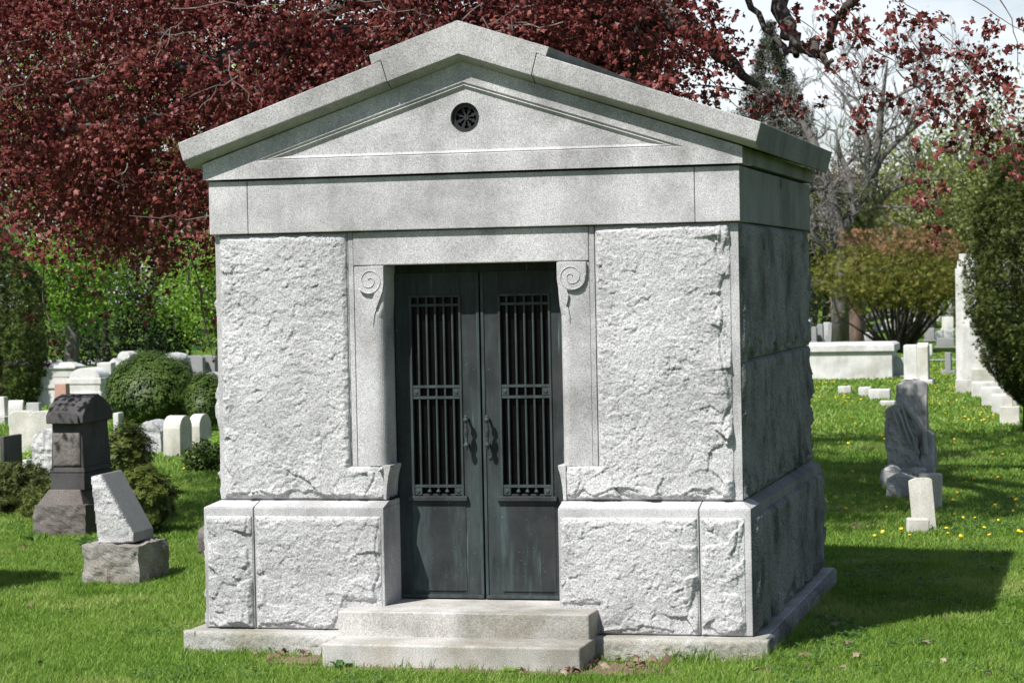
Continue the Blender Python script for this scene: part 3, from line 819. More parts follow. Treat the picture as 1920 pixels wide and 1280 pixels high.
def wander(a, b, n, amp, rnd, sag=0.0):
    a, b = Vector(a), Vector(b); L = (b - a).length
    off = Vector((0, 0, 0)); pts = []
    for i in range(n + 1):
        t = i / n
        if 0 < i < n: off = off * .6 + Vector((rnd.uniform(-1, 1), rnd.uniform(-1, 1), rnd.uniform(-.7, .7))) * amp * L
        p = a.lerp(b, t) + off * min(1, 3 * (1 - t) + .4) * min(1, t * 4)
        p.z -= sag * L * (t ** 2) - 0 + 0
        pts.append(p)
    return pts
def grow(mb, p, d, L, r, depth, rnd, tips, spread=.6, up=.1, kids=3, shrink=.7, wig=.18, nseg=5, taper=.62, thin=None, minr=.004):
    """recursive limb: bends as it goes, forks along its length"""
    p = Vector(p); d = Vector(d).normalized()
    pts, rad = [p.copy()], [r]
    for i in range(nseg):
        d = (d + Vector((rnd.gauss(0, wig), rnd.gauss(0, wig), rnd.gauss(0, wig) + up))).normalized()
        p = p + d * (L / nseg)
        pts.append(p.copy()); rad.append(max(minr, r * (1 - (1 - taper) * (i + 1) / nseg)))
    tgt = mb if (thin is None or r > .02) else thin
    tgt.tube(pts, rad, 8 if r > .06 else (5 if r > .015 else 3), cap=False)
    tips.append((pts[-1], d.copy(), depth))
    if depth <= 0: return
    for k in range(kids):
        t = rnd.uniform(.35, 1) if k else 1.0
        i = min(nseg, max(1, int(t * nseg)))
        ax = Vector((rnd.gauss(0, 1), rnd.gauss(0, 1), rnd.gauss(0, 1))).normalized()
        nd = (d + ax * spread * (1.0 if k else .5)).normalized()
        grow(mb, pts[i], nd, L * shrink * rnd.uniform(.75, 1.2), max(minr, rad[i] * (.62 if k else .85)), depth - 1, rnd, tips, spread, up, kids, shrink, wig, nseg, taper, thin, minr)

def shell_points(r, n, c, rad, shell=.35, squash_bottom=1.0, lump=.18, seed=1, freq=2.2):
    """points in the outer shell of a lumpy ellipsoid"""
    d = r.normal(size=(n, 3)); d /= np.linalg.norm(d, axis=1)[:, None]
    k = 1 + lump * fbm(d[:, 0] * freq + seed, d[:, 1] * freq, d[:, 2] * freq, o=3) * 1.6
    t = 1 - shell * r.random(n) ** 1.6
    k = k * (1 + .22 * (r.random(n) < .045) * r.random(n))      # stray shoots
    p = d * (k * t)[:, None] * np.array(rad)
    p[:, 2] = np.where(p[:, 2] < 0, p[:, 2] * squash_bottom, p[:, 2])
    return p + np.array(c)

def bush(name, label, cat, loc, rad, mat, kind='oval', size=.03, n=5000, lump=.15, shell=.35, group=None, up=.4, cz=None, stems=5, seed=1, freq=2.2, bottom=.8, rot=0):
    r = np.random.default_rng(seed); rnd = random.Random(seed)
    t = thing(name, label, cat, loc, rot, group)
    cz = rad[2] * .75 if cz is None else cz
    p = shell_points(r, n, (0, 0, cz), rad, shell, bottom, lump, seed, freq)
    p = p[p[:, 2] > .01]
    lm = fbm(p[:, 0] * 3.1 / max(rad), p[:, 1] * 3.1 / max(rad), p[:, 2] * 5 / max(rad) + seed, o=3)
    tint = np.clip(.5 + .55 * lm + r.normal(0, .17, len(p)), 0, 1)
    leaves('foliage', p, size, kind, mat, t, up=up, out=(0, 0, cz * .6), tint=tint, seed=seed)
    st = MB()
    for k in range(stems):
        a = rnd.uniform(0, 6.28)
        st.tube(wander((math.cos(a) * .04, math.sin(a) * .04, -.03), (math.cos(a) * rad[0] * .55, math.sin(a) * rad[1] * .55, cz * 1.1), 5, .05, rnd), [.03, .028, .022, .018, .012, .008], 6)
    st.build('stem', M['bark_black'], t)
    return t

# ---------------------------------------------------------------- the purple maple over and behind the tomb
def purple_maple():
    rnd = random.Random(3); r = np.random.default_rng(3)
    Y = 8.2
    Yt = 10.0; bx = PX(1150, Yt)
    t = thing('purple_maple', 'large purple-leaved maple with low drooping limbs behind the tomb', 'tree', (bx, Yt, 0))
    base = Vector((bx, Yt, 0))
    def loc(px, py, y):
        x, z = P(px, py, y); return Vector((x, y, z))
    wood, twig = MB(), MB()
    crotch = Vector((bx - .1, Yt, 3.9))
    trunk_pts = [base + Vector((0, 0, -.2)), base + Vector((.02, 0, .5)), base + Vector((-.05, .02, 2.0)), crotch, crotch + Vector((.2, .3, 1.6)), crotch + Vector((.1, .9, 4.2))]
    wood.tube(trunk_pts, [.62, .46, .40, .40, .30, .16], 12)
    # named limbs: way points as (px, py, depth) plus radii
    limbs = [
        ([crotch, loc(1010, 30, 7.8), loc(830, 60, 6.8), loc(600, 75, 6.6), loc(430, 105, 6.2), loc(340, 130, 6.0), loc(240, 132, 5.9), loc(120, 190, 6.0)], [.26, .20, .14, .095, .075, .06, .045, .02]),
        ([crotch, loc(900, 120, 8.0), loc(700, 150, 7.0), loc(480, 175, 6.4), loc(330, 210, 6.0), loc(270, 228, 5.9), loc(150, 235, 5.9), loc(20, 260, 6.0)], [.24, .18, .12, .09, .075, .065, .04, .02]),
        ([crotch, loc(900, 90, 10.5), loc(600, 220, 10.8), loc(420, 330, 10.6), loc(250, 420, 10.2), loc(120, 470, 10.0)], [.22, .18, .13, .09, .05, .02]),
        ([crotch, loc(1100, -160, 7.5), loc(860, -160, 6.6), loc(520, -150, 5.9), loc(200, -120, 5.4), loc(-60, -80, 5.2)], [.24, .2, .16, .11, .07, .03]),
        ([crotch, loc(1230, 20, 7.6), loc(1330, 80, 7.1), loc(1420, 160, 6.7)], [.2, .14, .08, .03]),
        ([crotch + Vector((.2, .3, 1.4)), loc(1330, -150, 7.6), loc(1445, -40, 6.9), loc(1470, 40, 6.6), loc(1492, 88, 6.4), loc(1530, 90, 6.3), loc(1562, 112, 6.25)], [.20, .13, .09, .068, .058, .052, .022]),
        ([loc(1492, 88, 6.4), loc(1470, 105, 6.3), loc(1440, 60, 6.5), loc(1400, 0, 6.7), loc(1350, -70, 6.9)], [.036, .026, .025, .03, .04]),
        ([loc(1548, 95, 6.3), loc(1560, 60, 6.2), loc(1600, 5, 6.1), loc(1660, -40, 6.0)], [.032, .036, .042, .05]),
        ([crotch + Vector((.2, .3, 1.4)), loc(1500, -260, 7), loc(1740, -200, 6.2), loc(1900, -110, 5.6), loc(2010, -30, 5.2)], [.2, .15, .10, .05, .02]),
        ([crotch + Vector((.1, .5, 2.2)), loc(1500, -420, 9), loc(1900, -300, 9), loc(2200, -150, 9)], [.18, .14, .10, .04]),
        ([crotch + Vector((.1, .5, 2.2)), loc(800, -420, 9.5), loc(300, -420, 9), loc(-150, -260, 8.5)], [.18, .14, .10, .04]),
        ([crotch + Vector((.1, .9, 3.4)), loc(1100, -700, 9.6), loc(900, -950, 9.8)], [.15, .1, .05]),
        ([crotch + Vector((.1, .5, 2.2)), loc(1300, -300, 12), loc(1500, -250, 14)], [.16, .1, .05]),
        ([crotch, loc(900, -50, 12), loc(700, 0, 14.0), loc(500, 60, 15.0)], [.2, .14, .09, .04]),
    ]
    cl = []                                              # leaf bunch centres
    for pts, rad in limbs:
        fine_p, fine_r = [], []
        for i in range(len(pts) - 1):
            for k in range(4):
                s = k / 4
                q = pts[i].lerp(pts[i + 1], s) + Vector((rnd.gauss(0, .02), rnd.gauss(0, .03), rnd.gauss(0, .025)))
                fine_p.append(q); fine_r.append(rad[i] * (1 - s) + rad[i + 1] * s)
        fine_p.append(pts[-1]); fine_r.append(rad[-1])
        wood.tube(fine_p, fine_r, 8)
    wood.build('trunk', M['bark_dark'], t, fixn=False, smooth=True)
    # lower edge of the hanging foliage, read off as height against x (metres at the crown's depth)
    edge = [(-80, 395), (0, 395), (60, 415), (110, 430), (150, 500), (185, 520), (215, 450), (250, 490), (290, 510), (330, 440), (400, 490), (470, 460), (700, 420), (1000, 380), (1200, 330), (1330, 250), (1390, 215)]
    ex, ez = np.array([PX(a, Y) for a, b in edge]), np.array([P(a, b, Y)[1] for a, b in edge])
    N = 2500
    X0, X1 = PX(-140, Y), PX(1335, Y)
    k = 0
    while len(cl) < N:
        y = rnd.uniform(5.0, 11.5); x = rnd.uniform(X0, X1) - (y - Y) * .27
        zlow = float(np.interp(x + (y - Y) * .27, ex, ez)) + .02
        if rnd.random() < .25: zlow += 0.0
        z = zlow + rnd.random() ** 1.15 * 3.2
        # gaps of sky and green between the sprays
        g = fbm(x * .75 + 4, z * 1.3 + y * .25, y * .35, o=3)
        if g < -.12 - (.10 if z - zlow > .5 else 0): continue
        if z > 2.9 and fbm(x * .6 + z * .9, z * 3.2 - x * .8, y * .5, o=2) < -.22: continue
        # thin places where sky and green show: high at the left, and over the left-hand limbs
        xs_ = x + (y - Y) * .27
        gp = math.exp(-((xs_ - PX(140, Y)) / .42) ** 2 - ((z - (y - Y) * .11 - 4.55) / .26) ** 2) + .8 * math.exp(-((xs_ - PX(55, Y)) / .25) ** 2 - ((z - (y - Y) * .08 - 3.45) / .16) ** 2) + .7 * math.exp(-((xs_ - PX(890, Y)) / .3) ** 2 - ((z - (y - Y) * .11 - 4.75) / .15) ** 2)
        if rnd.random() < gp * .93: continue
        if z - zlow < .5 and fbm(x * 2.2, z * 2.2, y * 1.3, o=2) < -.05: continue
        cl.append((x, y, z, .16))
    # crown above the frame: coarser bunches that shade the lawn
    for k in range(1000):
        d = Vector((rnd.gauss(0, 1), rnd.gauss(0, 1), rnd.gauss(0, 1))).normalized()
        q = Vector((bx + .5, Yt + 0.4, 7.8)) + Vector((d.x * 6.3, d.y * 5.0, d.z * 3.2)) * rnd.uniform(.5, 1) ** .5
        if q.z > 2.246 + .1215 * (q.y + 14.04) + .75: cl.append((q.x, q.y, q.z, .24))
    cl = np.array(cl)
    # a gap in the crown lets the sun down to the rustic monument
    tt = cl[:, 2] - .6
    dd = np.hypot(cl[:, 0] - (1.7 - .375 * tt), cl[:, 1] - (10.9 - .69 * tt))
    cl = cl[(dd > .8) | (cl[:, 2] < 1.5)]
    # the loose, see-through sprays on the right, hanging on long thin twigs
    sprays = []
    def spray(pts, n, wid, y):
        pp = [loc(a, b, y + (i * .06)) for i, (a, b) in enumerate(pts)]
        fp = []
        for i in range(len(pp) - 1):
            fp += wander(pp[i], pp[i + 1], 4, .05, rnd)[:-1]
        fp.append(pp[-1])
        twig.tube(fp, [.0075 - .005 * k_ / len(fp) for k_ in range(len(fp))], 4, cap=False)
        for _ in range(n):
            i = rnd.randrange(len(pp) - 1); s = rnd.random()
            if _ % 5 == 0:
                q = pp[i].lerp(pp[i + 1], s) + Vector((rnd.gauss(0, wid), rnd.gauss(0, .15), rnd.gauss(0, wid * .8) - wid * .3))
            for m_ in range(2):
                sprays.append((q.x + rnd.gauss(0, .042), q.y + rnd.gauss(0, .05), q.z + rnd.gauss(0, .032)))
    spray([(1320, -20), (1345, 40), (1370, 62), (1385, 85)], 42, .12, 6.6)
    spray([(1300, 30), (1350, 70), (1375, 110), (1395, 120)], 34, .10, 6.8)
    spray([(1240, 60), (1320, 140), (1370, 190), (1430, 225)], 60, .15, 6.6)
    spray([(1300, 160), (1400, 170), (1450, 185), (1490, 215)], 60, .11, 6.4)
    spray([(1420, -30), (1480, 20), (1530, 60), (1570, 90)], 34, .13, 6.0)
    spray([(1560, -40), (1590, 20), (1620, 60), (1690, 110)], 90, .16, 5.8)
    spray([(1620, -60), (1700, 10), (1760, 60), (1790, 95)], 85, .16, 5.7)
    spray([(1560, 20), (1640, 95), (1700, 130), (1730, 160), (1740, 210)], 95, .15, 5.9)
    spray([(1480, 60), (1560, 130), (1600, 175), (1620, 200), (1640, 235)], 34, .11, 6.1)
    spray([(1690, 20), (1780, 75), (1830, 120), (1860, 150), (1890, 160)], 75, .13, 5.4)
    spray([(1700, 60), (1770, 150), (1800, 190), (1850, 230), (1920, 290)], 120, .14, 5.5)
    spray([(1680, 130), (1740, 180), (1790, 230), (1830, 255), (1850, 262)], 62, .10, 5.6)
    spray([(1800, 110), (1880, 200), (1920, 240), (1960, 300)], 60, .12, 5.3)
    spray([(1760, -40), (1850, 15), (1900, 50), (1950, 80)], 34, .15, 5.2)
    spray([(1860, -30), (1900, 60), (1915, 150)], 16, .10, 5.0)
    spray([(1730, 90), (1745, 190), (1755, 240), (1740, 310), (1730, 340), (1745, 370)], 58, .07, 5.6)
    spray([(1745, 330), (1760, 370), (1745, 400), (1735, 430)], 30, .09, 5.6)
    spray([(1590, 110), (1610, 165), (1615, 215), (1612, 238)], 34, .07, 6.0)
    spray([(1870, 210), (1900, 280), (1915, 330)], 24, .08, 5.3)
    # single drooping twigs on the left with a few leaves at their ends
    for pts, n, w in (([(75, 300), (85, 420), (80, 560), (105, 640), (98, 665)], 30, .05), ([(85, 560), (60, 590), (38, 600)], 16, .03),
                      ([(395, 430), (385, 480), (398, 500)], 18, .06), ([(380, 540), (378, 580), (392, 600)], 14, .05), ([(388, 600), (380, 640), (392, 650)], 14, .05),
                      ([(350, 460), (375, 530), (378, 575), (400, 675)], 6, .03),
                      ([(310, 480), (285, 540), (262, 575)], 40, .10), ([(160, 480), (165, 540), (200, 560)], 44, .11)):
        pp = [loc(a, b, 7.0) for a, b in pts]
        twig.tube(pp, [.007] * (len(pp) - 1) + [.003], 4, cap=False)
        for _ in range(n):
            i = len(pp) - 2 if rnd.random() < .7 else rnd.randrange(len(pp) - 1)
            q = pp[i].lerp(pp[i + 1], rnd.random()); sprays.append((q.x + rnd.gauss(0, w), q.y + rnd.gauss(0, .1), q.z + rnd.gauss(0, w)))
    # thin grey twigs through the dense part
    for k in range(150):
        c = cl[rnd.randrange(N - 200)]
        y = rnd.uniform(4.7, 6.5)
        a = Vector((c[0], y, c[2] + rnd.uniform(0, .5)))
        ln = rnd.uniform(.3, 1.1); an = rnd.uniform(-1.9, 0.5)
        b = a + Vector((math.cos(an) * ln * rnd.choice((-1, 1)), rnd.uniform(-.2, .2), math.sin(an) * ln * .9))
        zlow = float(np.interp(b.x + (y - Y) * .27, ex, ez))
        if b.z < zlow - .25: b.z = zlow - .2
        wp_ = wander(a, b, 7, .08, rnd)
        twig.tube(wp_, [.007, .0065, .006, .0055, .005, .004, .0035, .0025], 4, cap=False)
        for m_ in range(rnd.randrange(3)):
            i_ = rnd.randrange(2, 6); e_ = wp_[i_] + (wp_[i_ + 1] - wp_[i_]).normalized() * ln * .3 + Vector((rnd.gauss(0, .09), rnd.gauss(0, .05), rnd.gauss(-.04, .08)))
            twig.tube(wander(wp_[i_], e_, 4, .09, rnd), [.0045, .004, .0035, .003, .002], 3, cap=False)
    props(twig.build('twigs', M['bark_pale'], t, fixn=False), kind='stuff')
    # leaves of the bunches: hanging, layered, each bunch its own tint
    pts, sz, tn, fc = [], [], [], []
    for x, y, z, w in cl:
        m = 64 if w < .2 else 14
        nb_ = r.normal(size=3) * (1.0, .6, .7) + (-.1, -.45, .35); fc.append(np.repeat(nb_[None] * 1.3, m, 0))
        ct = r.normal(.48, .17)
        ax = np.array([r.choice((-1, 1)) * 1.0, r.normal(0, .4), -r.uniform(.2, 1.1)]); ax /= np.linalg.norm(ax)
        q = r.normal(size=(m, 3)) * np.array([w * .55, w * .8, w * .42]) + ax * (r.normal(0, w * 1.15, m))[:, None]
        pts.append(q + (x, y, z)); sz += list(r.uniform(.030, .064, m) * (1 if w < .2 else 3.0)); tn += list(np.clip(ct + r.normal(0, .15, m), 0, 1))
    sp = np.array(sprays)
    pts.append(sp); fc.append(np.repeat(r.normal(size=(len(sp) // 10 + 1, 3)) * .8 + (-.1, -.3, .2), 10, 0)[:len(sp)]); sz += list(r.uniform(.034, .068, len(sp))); tn += list(np.clip(r.normal(.55, .2, len(sp)), 0, 1))
    pts = np.concatenate(pts); fc = np.concatenate(fc)
    ok = ~((pts[:, 1] < 3.9) & (np.abs(pts[:, 0]) < 2.2))
    pts, sz, tn = pts[ok], np.array(sz)[ok], np.array(tn)[ok]; fc = fc[ok]
    off = np.array(base)
    for o_ in t.children:                                 # wood was laid out in world metres
        o_.location = -base
    leaves('crown', pts - off, sz, 'maple', M['red_leaf'], t, up=.35, hang=1.1, tint=tn, seed=9, face=fc)
    return t
purple_maple()

# ---------------------------------------------------------------- evergreens and trees on the left
def conifer_shape(name, label, loc, H, R, mat, n, size, seed, trunk_h=.2, kind='needle', prof=None, group=None, trunk_r=.12, lump=.25, bark='bark_black', lean=0, ragged=.10):
    """columnar or conical evergreen: sprays on a lumpy surface of revolution"""
    r = np.random.default_rng(seed)
    t = thing(name, label, 'tree', loc, 0, group)
    prof = prof or [(0, .75), (.15, 1), (.5, .9), (.8, .55), (1, .06)]
    pz, pr = [a for a, b in prof], [b for a, b in prof]
    u = r.random(n * 2); w = np.interp(u, pz, pr); u = u[r.random(len(u)) < w + .1][:n]
    a = r.uniform(0, 2 * np.pi, len(u))
    w = np.interp(u, pz, pr)
    zz = trunk_h + u * (H - trunk_h)
    lm = fbm(np.cos(a) * 1.5 + seed, np.sin(a) * 1.5, zz * 1.3 / R * .8, o=3)
    hi = fbm(np.cos(a) * 5 + seed, np.sin(a) * 5, zz * 4 / R, o=2)
    depth = r.random(len(u)) ** 1.8 * .38 - .20 * (r.random(len(u)) < .04) * r.random(len(u))
    rr = R * w * (1 + lump * lm * 1.5 + ragged * hi) * (1 - depth)
    p = np.stack([np.cos(a) * rr, np.sin(a) * rr, zz + .06 * R * hi], 1)
    tint = np.clip(.48 + .45 * lm + .5 * hi - .3 * depth * 0 + r.normal(0, .14, len(u)), 0, 1)
    leaves('crown', p, size, kind, mat, t, up=.35, out=(0, 0, H * .35), tint=tint, seed=seed)
    MB().tube([(0, 0, -.1), (lean * .3, 0, trunk_h), (lean, 0, H * .8)], [trunk_r * 1.2, trunk_r, trunk_r * .3], 9).build('trunk', M[bark], t, smooth=True)
    return t
def broad_tree(name, label, loc, H, R, mat, n, size, seed, trunk_r, fork=.35, kind='oval', bark='bark_grey', depth=3, group=None, ccz=None, rz=None, hang=.4, dense=.5, cut=None):
    """trunk with limbs, leaves in bunches round the limb ends and through a lumpy crown"""
    r = np.random.default_rng(seed); rnd = random.Random(seed)
    t = thing(name, label, 'tree', loc, 0, group)
    wood, tips = MB(), []
    fh = H * fork
    wood.tube([(0, 0, -.2), (0, 0, .15 * fh), (.02 * H, 0, .6 * fh), (0, .01 * H, fh)], [trunk_r * 1.35, trunk_r * 1.05, trunk_r * .92, trunk_r * .85], 10)
    for k in range(5):
        a = 2 * math.pi * (k + rnd.random() * .6) / 5
        grow(wood, (0, .01 * H, fh * rnd.uniform(.8, 1)), (math.cos(a) * .8, math.sin(a) * .8, .75), H * .26, trunk_r * .5, depth, rnd, tips, .75, .06, 3, .74)
    wood.build('trunk', M[bark], t, fixn=False, smooth=True)
    c = np.array([0, 0, ccz if ccz is not None else H * .62]); rad = np.array([R, R, rz if rz is not None else H * .40])
    nb = int(n / 14)
    ctr = shell_points(r, int(nb * (1 - dense)), c, rad, .75, 1, .3, seed)
    tp = np.array([list(p) for p, d, k in tips if k <= 1])
    if len(tp): ctr = np.concatenate([ctr, tp[r.integers(0, len(tp), int(nb * dense))] + r.normal(size=(int(nb * dense), 3)) * size * 3])
    if cut is not None: ctr = ctr[cut(ctr)]
    m = 14
    p = (ctr[:, None] + r.normal(size=(len(ctr), m, 3)) * np.array([1, 1, .6]) * size * 3.2).reshape(-1, 3)
    ct = np.repeat(r.normal(.5, .17, len(ctr)), m)
    leaves('crown', p, size, kind, mat, t, up=.8, hang=hang, tint=np.clip(ct + r.normal(0, .13, len(p)), 0, 1), seed=seed)
    return t
def base(px, Y, z=0.0): return (PX(px, Y), Y, z)

conifer_shape('yew_tree', 'tall dark olive yew at the left edge behind white headstones', base(-8, 30), 3.75, 1.02, M['olive_leaf'], 24000, .085, 51, .1, prof=[(0, .8), (.12, 1), (.4, 1.02), (.65, .86), (.85, .55), (1, .1)])
conifer_shape('holly_tree', 'shade-dark holly filling the gap right of the grey tree trunk', base(196, 52), 3.9, 1.55, M['holly_leaf'], 13000, .10, 52, .15, kind='oval', prof=[(0, .85), (.2, 1), (.5, .95), (.8, .6), (1, .1)], lump=.35)
conifer_shape('holly_tree', 'shade-dark holly standing next to the tomb wall behind a boulder', base(318, 50), 3.3, .72, M['holly_leaf'], 9000, .10, 53, .35, kind='oval', prof=[(0, .7), (.2, .95), (.5, 1), (.8, .7), (1, .1)], lump=.4)
gapcut = lambda s: (lambda c: fbm(c[:, 0] * 1.5 + s, c[:, 1] * .8, c[:, 2] * 1.9, o=2) > .02 - .25 * (c[:, 2] > 2.9))
broad_tree('green_maple', 'bright green maple with a thick grey trunk behind the white headstones', base(128, 41), 4.7, 1.55, M['green_leaf'], 24000, .10, 54, .19, .40, ccz=2.65, rz=1.30, hang=.4, dense=.05, cut=gapcut(3.3))
broad_tree('green_maple', 'bright green maple with low leafy boughs beside the tomb wall', base(408, 43), 4.4, 1.55, M['green_leaf'], 24000, .10, 55, .16, .34, ccz=2.3, rz=1.45, hang=.4, dense=.05, cut=gapcut(8.1))
broad_tree('lime_tree', 'yellow-green tree glimpsed through gaps of the purple maple', base(170, 75), 15, 5.2, M['green_leaf'], 12000, .26, 56, .3, .3, ccz=9.0, rz=6.2)
broad_tree('lime_tree', 'green tree farther behind the purple maple near the ridge', base(640, 82), 16, 6, M['green_leaf'], 9000, .28, 57, .3, .3, ccz=9, rz=7)
for i, (px, Y, H, R) in enumerate(((-30, 100, 11, 6), (330, 112, 10, 6), (560, 118, 9, 6))):
    broad_tree('hedgerow_tree', ('dark green tree far off at the left edge', 'dark green tree far off behind the hollies', 'dark green tree far off behind the tomb')[i], base(px, Y), H, R, M['yew_leaf'] if i != 1 else M['olive_leaf'], 6000, .35, 58 + i, .3, .2, ccz=H * .5, rz=H * .48)

bush('boxwood', 'big round clipped boxwood behind the pale round-topped headstones', 'bush', base(283, 22.3), (.80, .75, .66), M['box_leaf'], 'oval', .050, 36000, .10, .22, up=.5, cz=.62, seed=61, freq=3.5)
bush('boxwood', 'small round clipped boxwood touching the tomb wall', 'bush', base(382, 21.6), (.34, .36, .50), M['box_leaf'], 'oval', .046, 13000, .10, .25, up=.5, cz=.48, seed=62, freq=3.5)
bush('juniper', 'feathery olive juniper right behind the leaning wedge stone', 'bush', base(258, 6.7), (.28, .36, .30), M['juniper_leaf'], 'needle', .07, 9000, .35, .6, up=.7, cz=.30, seed=63, freq=3)
bush('juniper', 'upper feathery juniper between dark monument and rough grey headstone', 'bush', base(234, 10.2), (.24, .32, .34), M['juniper_leaf'], 'needle', .07, 5000, .35, .6, up=.7, cz=.50, seed=64, freq=3)
bush('juniper', 'low green juniper at the left edge in front of a dark slab', 'bush', base(22, 8.6), (.44, .45, .30), M['olive_leaf'], 'needle', .07, 8000, .35, .6, up=.7, cz=.20, seed=65, freq=3)
bush('juniper', 'small juniper tuft left of the dark monument base', 'bush', base(76, 8.0), (.22, .3, .18), M['juniper_leaf'], 'needle', .06, 3000, .35, .6, up=.7, cz=.12, seed=66, freq=3)
bush('ivy_bush', 'low dark ivy mound at the foot of the round-topped headstones', 'bush', base(374, 14.0), (.26, .3, .22), M['box_leaf'], 'broad', .05, 1500, .25, .5, up=.6, cz=.16, seed=67, freq=3)
bush('yellow_shrub', 'thin yellow-leaved shrub before the wide cream headstone', 'bush', base(52, 14.2), (.12, .14, .17), M['green_leaf'], 'oval', .035, 420, .3, .9, up=.6, cz=.18, seed=68, freq=3)
bush('spring_shrub', 'small bright green shrub against the tomb wall', 'bush', base(402, 15.0), (.14, .2, .22), M['green_leaf'], 'oval', .04, 420, .3, .9, up=.6, cz=.24, seed=69, freq=3)

def rosette(name, label, loc, n, L, w, seed, mat='hosta_leaf', group=None, cat='plant', upright=.6):
    rnd = random.Random(seed); r = np.random.default_rng(seed)
    t = thing(name, label, cat, loc, 0, group)
    V, T = [], []; tn = []
    for k in range(n):
        a = rnd.uniform(0, 6.28); l = L * rnd.uniform(.6, 1.1); tilt = upright * rnd.uniform(.5, 1.3)
        d = Vector((math.cos(a), math.sin(a), 0)); s = Vector((-math.sin(a), math.cos(a), 0))
        b = len(V); r0 = rnd.uniform(0, .02)
        for i in range(6):
            q = i / 5; ww = w * math.sin(math.pi * (.12 + .86 * q)) * rnd.uniform(.9, 1.1)
            c = d * (r0 + l * q * math.cos(tilt * (1.25 - .9 * q))) + Vector((0, 0, l * q * math.sin(tilt * (1.3 - .75 * q))))
            fold = Vector((0, 0, .25 * ww))
            V += [c - s * ww + fold, c, c + s * ww + fold]
        tt = rnd.random(); tn += [tt] * 18
        for i in range(5):
            for j in (0, 1):
                q0 = b + i * 3 + j
                T += [(q0, q0 + 1, q0 + 4), (q0, q0 + 4, q0 + 3)]
    o = np_mesh('foliage', np.array([list(v) for v in V]), np.array(T), M[mat], t, np.array(tn), smooth=True)
    return t
rosette('hosta', 'broad-leaved green plant in the shade right of the leaning wedge stone', base(262, 4.9), 16, .24, .055, 71)
rosette('hosta', 'broad-leaved green plant squeezed between the two monuments', base(155, 5.2), 12, .27, .05, 72, upright=.9)
rosette('tulip_leaves', 'pale upright leaf tuft in the lawn left of the dark monument base', base(52, 5.9), 8, .13, .016, 73, upright=1.25)
rosette('tulip_leaves', 'pale upright leaf tuft at the very left edge', base(3, 9.2), 7, .16, .018, 74, upright=1.3)

# ---------------------------------------------------------------- trees on the right
conifer_shape('yew_tree', 'dense dark clipped yew on a bare stem at the right edge', base(1921, 20.6), 4.05, .79, M['yew_leaf'], 30000, .070, 81, .42,
              prof=[(0, .12), (.08, .45), (.16, .72), (.30, .95), (.5, 1.0), (.68, .96), (.82, .78), (.93, .5), (1, .12)], trunk_r=.055, lump=.26, lean=.02, ragged=.22)
def spreading_yew():
    rnd = random.Random(5); r = np.random.default_rng(5)
    Y = 58.0; k = 1 / PPM(Y)
    t = thing('spreading_yew', 'wide vase-shaped yew with many dark stems and rusty top', 'tree', base(1682, Y))
    wood = MB(); tips = []
    for i in range(30):
        a = rnd.uniform(0, 6.28); sp = rnd.uniform(.25, 1.25)
        d = Vector((math.cos(a) * sp, math.sin(a) * sp, 1.0))
        b = (math.cos(a) * .12, math.sin(a) * .12, -.05)
        q = [Vector(b)]; dd = d.normalized()
        for s in range(6):
            dd = (dd + Vector((rnd.gauss(0, .10), rnd.gauss(0, .10), .03))).normalized(); q.append(q[-1] + dd * rnd.uniform(.32, .48))
        wood.tube(q, [.075, .06, .05, .042, .034, .026, .012], 5, cap=False)
        tips += q[3:]
    wood.build('trunk', M['bark_black'], t, fixn=False)
    p = shell_points(r, 6800, (0.05, 0, 2.30), (2.55, 2.0, 1.45), .55, .62, .24, 3, 3.0)
    p2 = np.array([list(q) for q in tips])[r.integers(0, len(tips), 1800)] + r.normal(size=(1800, 3)) * (.24, .24, .18)
    p = np.concatenate([p, p2]); p = p[(p[:, 2] > 1.05 + .35 * np.maximum(0, 1 - np.abs(p[:, 0]) / 1.2))]
    lm = fbm(p[:, 0] * 1.6, p[:, 1] * 1.6, p[:, 2] * 2.2, o=3)
    rust = (p[:, 2] + .5 * lm - .15 * p[:, 0] * -1) > 3.05
    leaves('crown', p[~rust], .17, 'needle', M['golden_leaf'], t, up=.4, out=(0, 0, 1.4), tint=np.clip(.5 + .5 * lm[~rust] + r.normal(0, .15, (~rust).sum()), 0, 1), seed=5)
    leaves('rusty_top', p[rust], .16, 'needle', M['brown_leaf'], t, up=.4, out=(0, 0, 1.4), seed=6)
    return t
spreading_yew()

def bare_tree(name, label, loc, main, depth, L, r0, seed, kids=3, spread=.75, up=.08, mat='bark_grey', nseg=5, wig=.2, minr=.012):
    rnd = random.Random(seed)
    t = thing(name, label, 'tree', loc)
    wood, fine, tips = MB(), MB(), []
    for pts, rad in main:
        wood.tube(pts, rad, 8)
        n = len(pts)
        for i in range(1, n):
            for q in range(2 if i < n - 1 else 3):
                a = rnd.uniform(0, 6.28)
                d = Vector((math.cos(a), math.sin(a) * .6, rnd.uniform(.1, .9)))
                grow(wood, Vector(pts[i]).lerp(Vector(pts[i - 1]), rnd.random() * .6), d, L * rnd.uniform(.7, 1.2), rad[i] * rnd.uniform(.35, .6), depth, rnd, tips, spread, up, kids, .68, wig, nseg, .55, fine, minr)
    wood.build('trunk', M[mat], t, fixn=False, smooth=True)
    if fine.v: props(fine.build('twigs', M[mat], t, fixn=False), kind='stuff')
    return t
def wp(lst, Y, px0):                                         # outline way points of a trunk, as metres from its foot
    x0 = PX(px0, Y); return [(P(a, b, Y)[0] - x0, dy, P(a, b, Y)[1]) for a, b, dy in lst]
Y = 72.0
